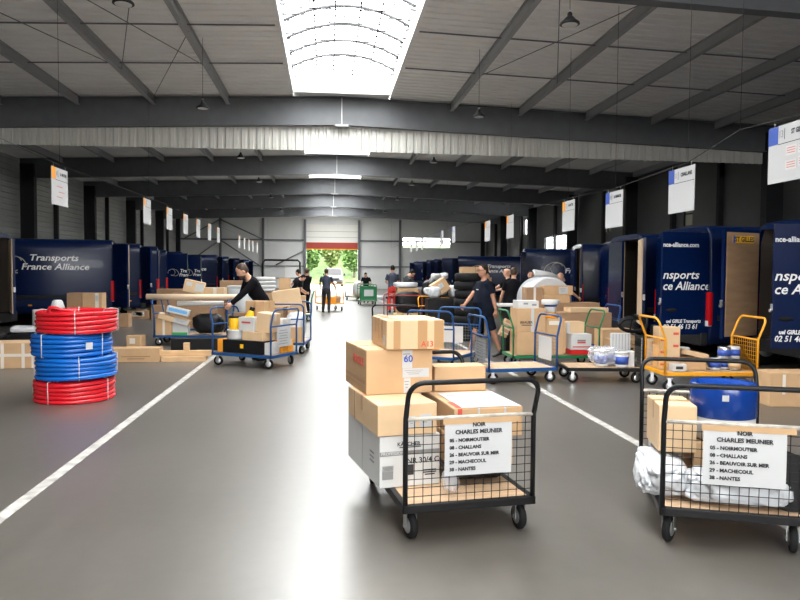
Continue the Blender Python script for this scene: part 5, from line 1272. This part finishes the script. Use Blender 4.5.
MB().lathe([(0.155, 0.236), (0.158, 0.245), (0.158, 0.31), (0.15, 0.32)], seg=28).build('lid', M['cardwhite'], t)
tag(MB().box((0, 0, 0.025), (0.62, 0.45, 0.05), bevel=0.01).build('red_white_board', M['cardwhite'], None, (3.66, 13.45, 0.985)), 'white board with red edge lying left above the green trolley', 'board')
o_ = [o for o in COL.objects if o.name.startswith('red_white_board')][0]
MB().box((0.18, -0.227, 0.025), (0.2, 0.004, 0.045)).build('red_edge', M['redink'], o_)
tag(MB().box((0, 0, 0.49), (0.55, 0.4, 0.975), bevel=0.01).build('grey_crate', M['bumper'], None, (3.78, 13.45, 0)), 'dark grey crate under the red-edged board', 'crate')

trolley('blackflat', 'black platform trolley with pails and a black hose over its hoop', (4.2, 10.26), -96.5, 0.70, 1.16, M['black'], group=G_T, mesh='b', lean=0.06, hoops='b')
b_ = lambda u, v, z=0.237: on('blackflat', -v, u, z)    # u right, v away
def pail(label, p, r, h, m, lid, film=False):
    t = thing('paint_pail', label, 'pail', p, 0, 'paint pails')
    MB().lathe([(r * 0.86, 0), (r * 0.88, 0.01), (r, h * 0.92)], seg=26).build('pail', m, t)
    MB().lathe([(r * 1.06, h * 0.90), (r * 1.06, h * 0.98), (r * 0.98, h)], seg=26).build('lid', lid, t)
    MB().lathe([(r * 0.905, h * 0.18), (r * 0.985, h * 0.7)], seg=26).build('label_band', M['blueink'], t)
    mb = MB(); mb.tube([(r * 1.04 * math.cos(a), 0.0, h * 0.88 + r * 0.5 * math.sin(a)) for a in [PI * i / 12 for i in range(13)]], 0.004, 5); mb.build('handle', M['chrome'], t)
    return t
pail('white and blue pail shrink-wrapped in film, leftmost on the black flat trolley', b_(0.00, -0.12), 0.115, 0.25, M['cardwhite'], M['cardwhite'])
pail('white and blue pail in the film bundle, second from the left', b_(0.17, 0.10), 0.115, 0.25, M['cardwhite'], M['cardwhite'])
bag('shrink_film', 'loose clear film around the two wrapped pails', b_(0.07, -0.02, 0.238), (0.48, 0.52, 0.30), M['clearfilm'], 0, 91, cat='plastic film', amp=0.05, fold=0.14, sub=5)
pail('white pail with blue label standing unwrapped on the black flat trolley', b_(0.28, -0.20), 0.11, 0.23, M['cardwhite'], M['cardwhite'])
carton('narrow white carton right of the unwrapped pail', b_(0.42, -0.16), (0.10, 0.12, 0.24), R(-6), 0.237, m='cardwhite', tape=None)
tag(MB().box((0, 0, 0.19), (0.30, 0.06, 0.38), bevel=0.004).build('paper_bundle', M['paper'], None, b_(0.36, 0.14, 0.34), (0, 0, R(-8))), 'striped white paper bundle standing before the black hose', 'paper bundle')
o_ = [o for o in COL.objects if o.name.startswith('paper_bundle')][0]
mb = MB()
for j in range(6): mb.box((-0.12 + 0.048 * j, -0.031, 0.19), (0.008, 0.002, 0.36))
mb.build('stripe', M['greyink'], o_)
tag(MB().cyl((-0.2, 0, 0.05), (0.2, 0, 0.05), 0.05, seg=16).build('white_roll', M['bagdull'], None, b_(0.42, 0.14, 0.237), (0, 0, R(-8))), 'white roll lying below the striped paper bundle', 'roll')
t = thing('hose_coil', 'black hose coil hung over the hoop of the pail trolley', 'hose coil', (4.86, 10.55, 0.84), R(-10))
for k in range(5):
    mb = MB(); mb.tube([(0.215 * math.cos(a), -0.05 + 0.025 * k, (0.10 + 0.02 * (k % 2)) * math.sin(a)) for a in [2 * PI * i / 28 for i in range(28)]], 0.019, 7, True); mb.build('hose', M['blacksoft'], t)

trolley('amber', 'amber platform trolley with mesh ends in front of the open vans', (5.36, 9.42), -94, 0.74, 1.34, M['yellowframe'], group=G_T, mesh='fb', lean=0.12, hh=1.04, bend=0.74, dz=0.28)
a_ = lambda u, v, z=0.287: on('amber', -v, u, z)
carton('tall brown carton printed with dark ovals at the left of the amber trolley', a_(-0.46, 0.08), (0.30, 0.26, 0.60), R(-8), 0.287, m='cardpale', tape=None,
    labels=tuple(('f', -0.09 + 0.18 * (k % 2), 0.07 + 0.088 * k, 0.075, 0.035, 'redink') for k in range(6)))
carton('brown open carton in the middle of the amber trolley', a_(-0.14, 0.0), (0.34, 0.28, 0.17), R(-4), 0.287, m='card')
carton('pale flap carton tilted on the amber trolley behind the brown one', a_(-0.10, 0.02, 0.47), (0.36, 0.24, 0.07), 0, m='cardpale', tilt=(0, R(12), R(-4)))
carton('small white carton with black print at the near left of the amber trolley', a_(-0.42, -0.22), (0.2, 0.14, 0.10), R(-6), 0.287, m='cardwhite', tape=None, labels=(('f', 0, 0.05, 0.1, 0.04, 'ink'),))
t = thing('white_tub', 'small white round tub behind the brown carton on the amber trolley', 'tub', a_(-0.16, 0.24), 0)
MB().lathe([(0.10, 0), (0.11, 0.24), (0.115, 0.25), (0.115, 0.28), (0.10, 0.285)], seg=22).build('tub', M['cardwhite'], t)
for k, (u, v, z) in enumerate(((0.20, -0.05, 0.287), (0.46, -0.10, 0.287), (0.36, 0.02, 0.287), (0.36, 0.0, 0.447), (0.53, 0.06, 0.447))):
    t = thing('paint_tin', ('blue-labelled tin at the left of the tins on the amber trolley', 'beige tin at the front right of the amber trolley', 'tin under the upper pair on the amber trolley', 'left upper white and blue tin on the amber trolley', 'right upper white and blue tin on the amber trolley')[k], 'tin', a_(u, v, z), 0, 'tins on the amber trolley')
    rr = 0.085 if k != 3 else 0.09
    MB().lathe([(rr * 0.96, 0), (rr, 0.008), (rr, 0.15), (rr * 0.94, 0.158)], seg=22).build('tin', M['chrome'] if k % 2 else M['cardwhite'], t)
    MB().lathe([(rr + 0.002, 0.03), (rr + 0.002, 0.12)], seg=22).build('label_band', M['blueink' if k != 1 else 'cardpale'], t)
tag(MB().cyl((0, 0, 0), (0, 0, 0.158), 0.085, seg=20).build('paint_tin', M['cardgrey'], None, a_(0.53, 0.06, 0.287)), 'grey tin beneath the right upper tin on the amber trolley', 'tin', 'tins on the amber trolley')
carton_at('long brown carton with two white labels on the floor at the right picture edge', (5.52, 8.05), (1.35, 0.40, 0.42), -5, 0, m='card', tape=None, labels=(('f', -0.5, 0.28, 0.04, 0.25, 'clear'), ('f', -0.27, 0.27, 0.06, 0.22, 'paper'), ('f', 0.13, 0.28, 0.06, 0.22, 'paper'), ('f', -0.05, 0.24, 0.9, 0.008, 'carddark')))
for k in range(2):
    tag(MB().lathe([(0.055, 0), (0.06, 0.01), (0.06, 0.55), (0.055, 0.56), (0.02, 0.56)], seg=18).build('cardboard_core', M['carddark'], None, (6.34 + 0.20 * k, 8.35, 0)), ('left', 'right')[k] + ' brown cardboard core standing behind the long labelled carton', 'core', 'cardboard cores by the van')
carton_at('grey crate on the floor between the hose trolley and the amber trolley', (5.6, 11.4), (0.5, 0.4, 0.5), 0, 0, m='bin', tape=None)

carton_at('dark carton under the long white sloping bundle', (5.85, 18.85), (0.8, 0.3, 1.41), 0, 0, m='carddark')
# white van out in the yard
t = thing('white_van', 'pale van parked outside the open gate, seen from the front', 'van', (0.75, 72.5, 0), 0)
mb = MB(); bm = mb.bm; rings = []
for y, z0, zr, w in ((0.0, 0.35, 0.95, 0.80), (0.15, 0.28, 1.08, 0.92), (0.9, 0.28, 1.22, 0.95), (1.0, 0.28, 1.25, 0.95), (1.75, 0.28, 1.92, 0.95), (2.1, 0.28, 1.98, 0.95), (4.7, 0.28, 1.98, 0.95), (4.8, 0.35, 1.9, 0.9)):
    rings.append([bm.verts.new((sx * w * k, y, z0 + (zr - z0) * q)) for sx, k, q in ((1, 1, 0), (1, 1.02, 0.5), (1, 0.88, 0.92), (1, 0.7, 1), (-1, 0.7, 1), (-1, 0.88, 0.92), (-1, 1.02, 0.5), (-1, 1, 0))])
for a, b in zip(rings[:-1], rings[1:]):
    for k in range(8): bm.faces.new((a[k], a[(k + 1) % 8], b[(k + 1) % 8], b[k]))
bm.faces.new(rings[0]); bm.faces.new(rings[-1])
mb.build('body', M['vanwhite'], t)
MB().box((0, 1.36, 1.60), (1.46, 0.02, 0.86), rotm(R(-48), 'X'), 0.004).build('windscreen', M['bumper'], t)
MB().box((0, 0.0, 0.78), (0.9, 0.06, 0.16), bevel=0.02).build('grille', M['black'], t)
for s in (-1, 1):
    MB().ball((s * 0.68, 0.06, 0.82), (0.16, 0.08, 0.11)).build('headlight', M['chrome'], t)
    MB().box((s * 1.10, 1.25, 1.30), (0.16, 0.1, 0.24), bevel=0.03).build('wing_mirror', M['black'], t)
    for y in (0.85, 3.9): MB().lathe([(0.15, -0.09), (0.30, -0.09), (0.32, 0), (0.30, 0.09), (0.15, 0.09)], (s * 0.86, y, 0.32), 20, 'X').build('wheel', M['blacksoft'], t)
MB().box((0, -0.03, 0.45), (1.6, 0.1, 0.22), bevel=0.03).build('front_bumper', M['bumper'], t)
MB().box((0, -0.085, 0.47), (0.46, 0.01, 0.1)).build('plate', M['vantext'], t)
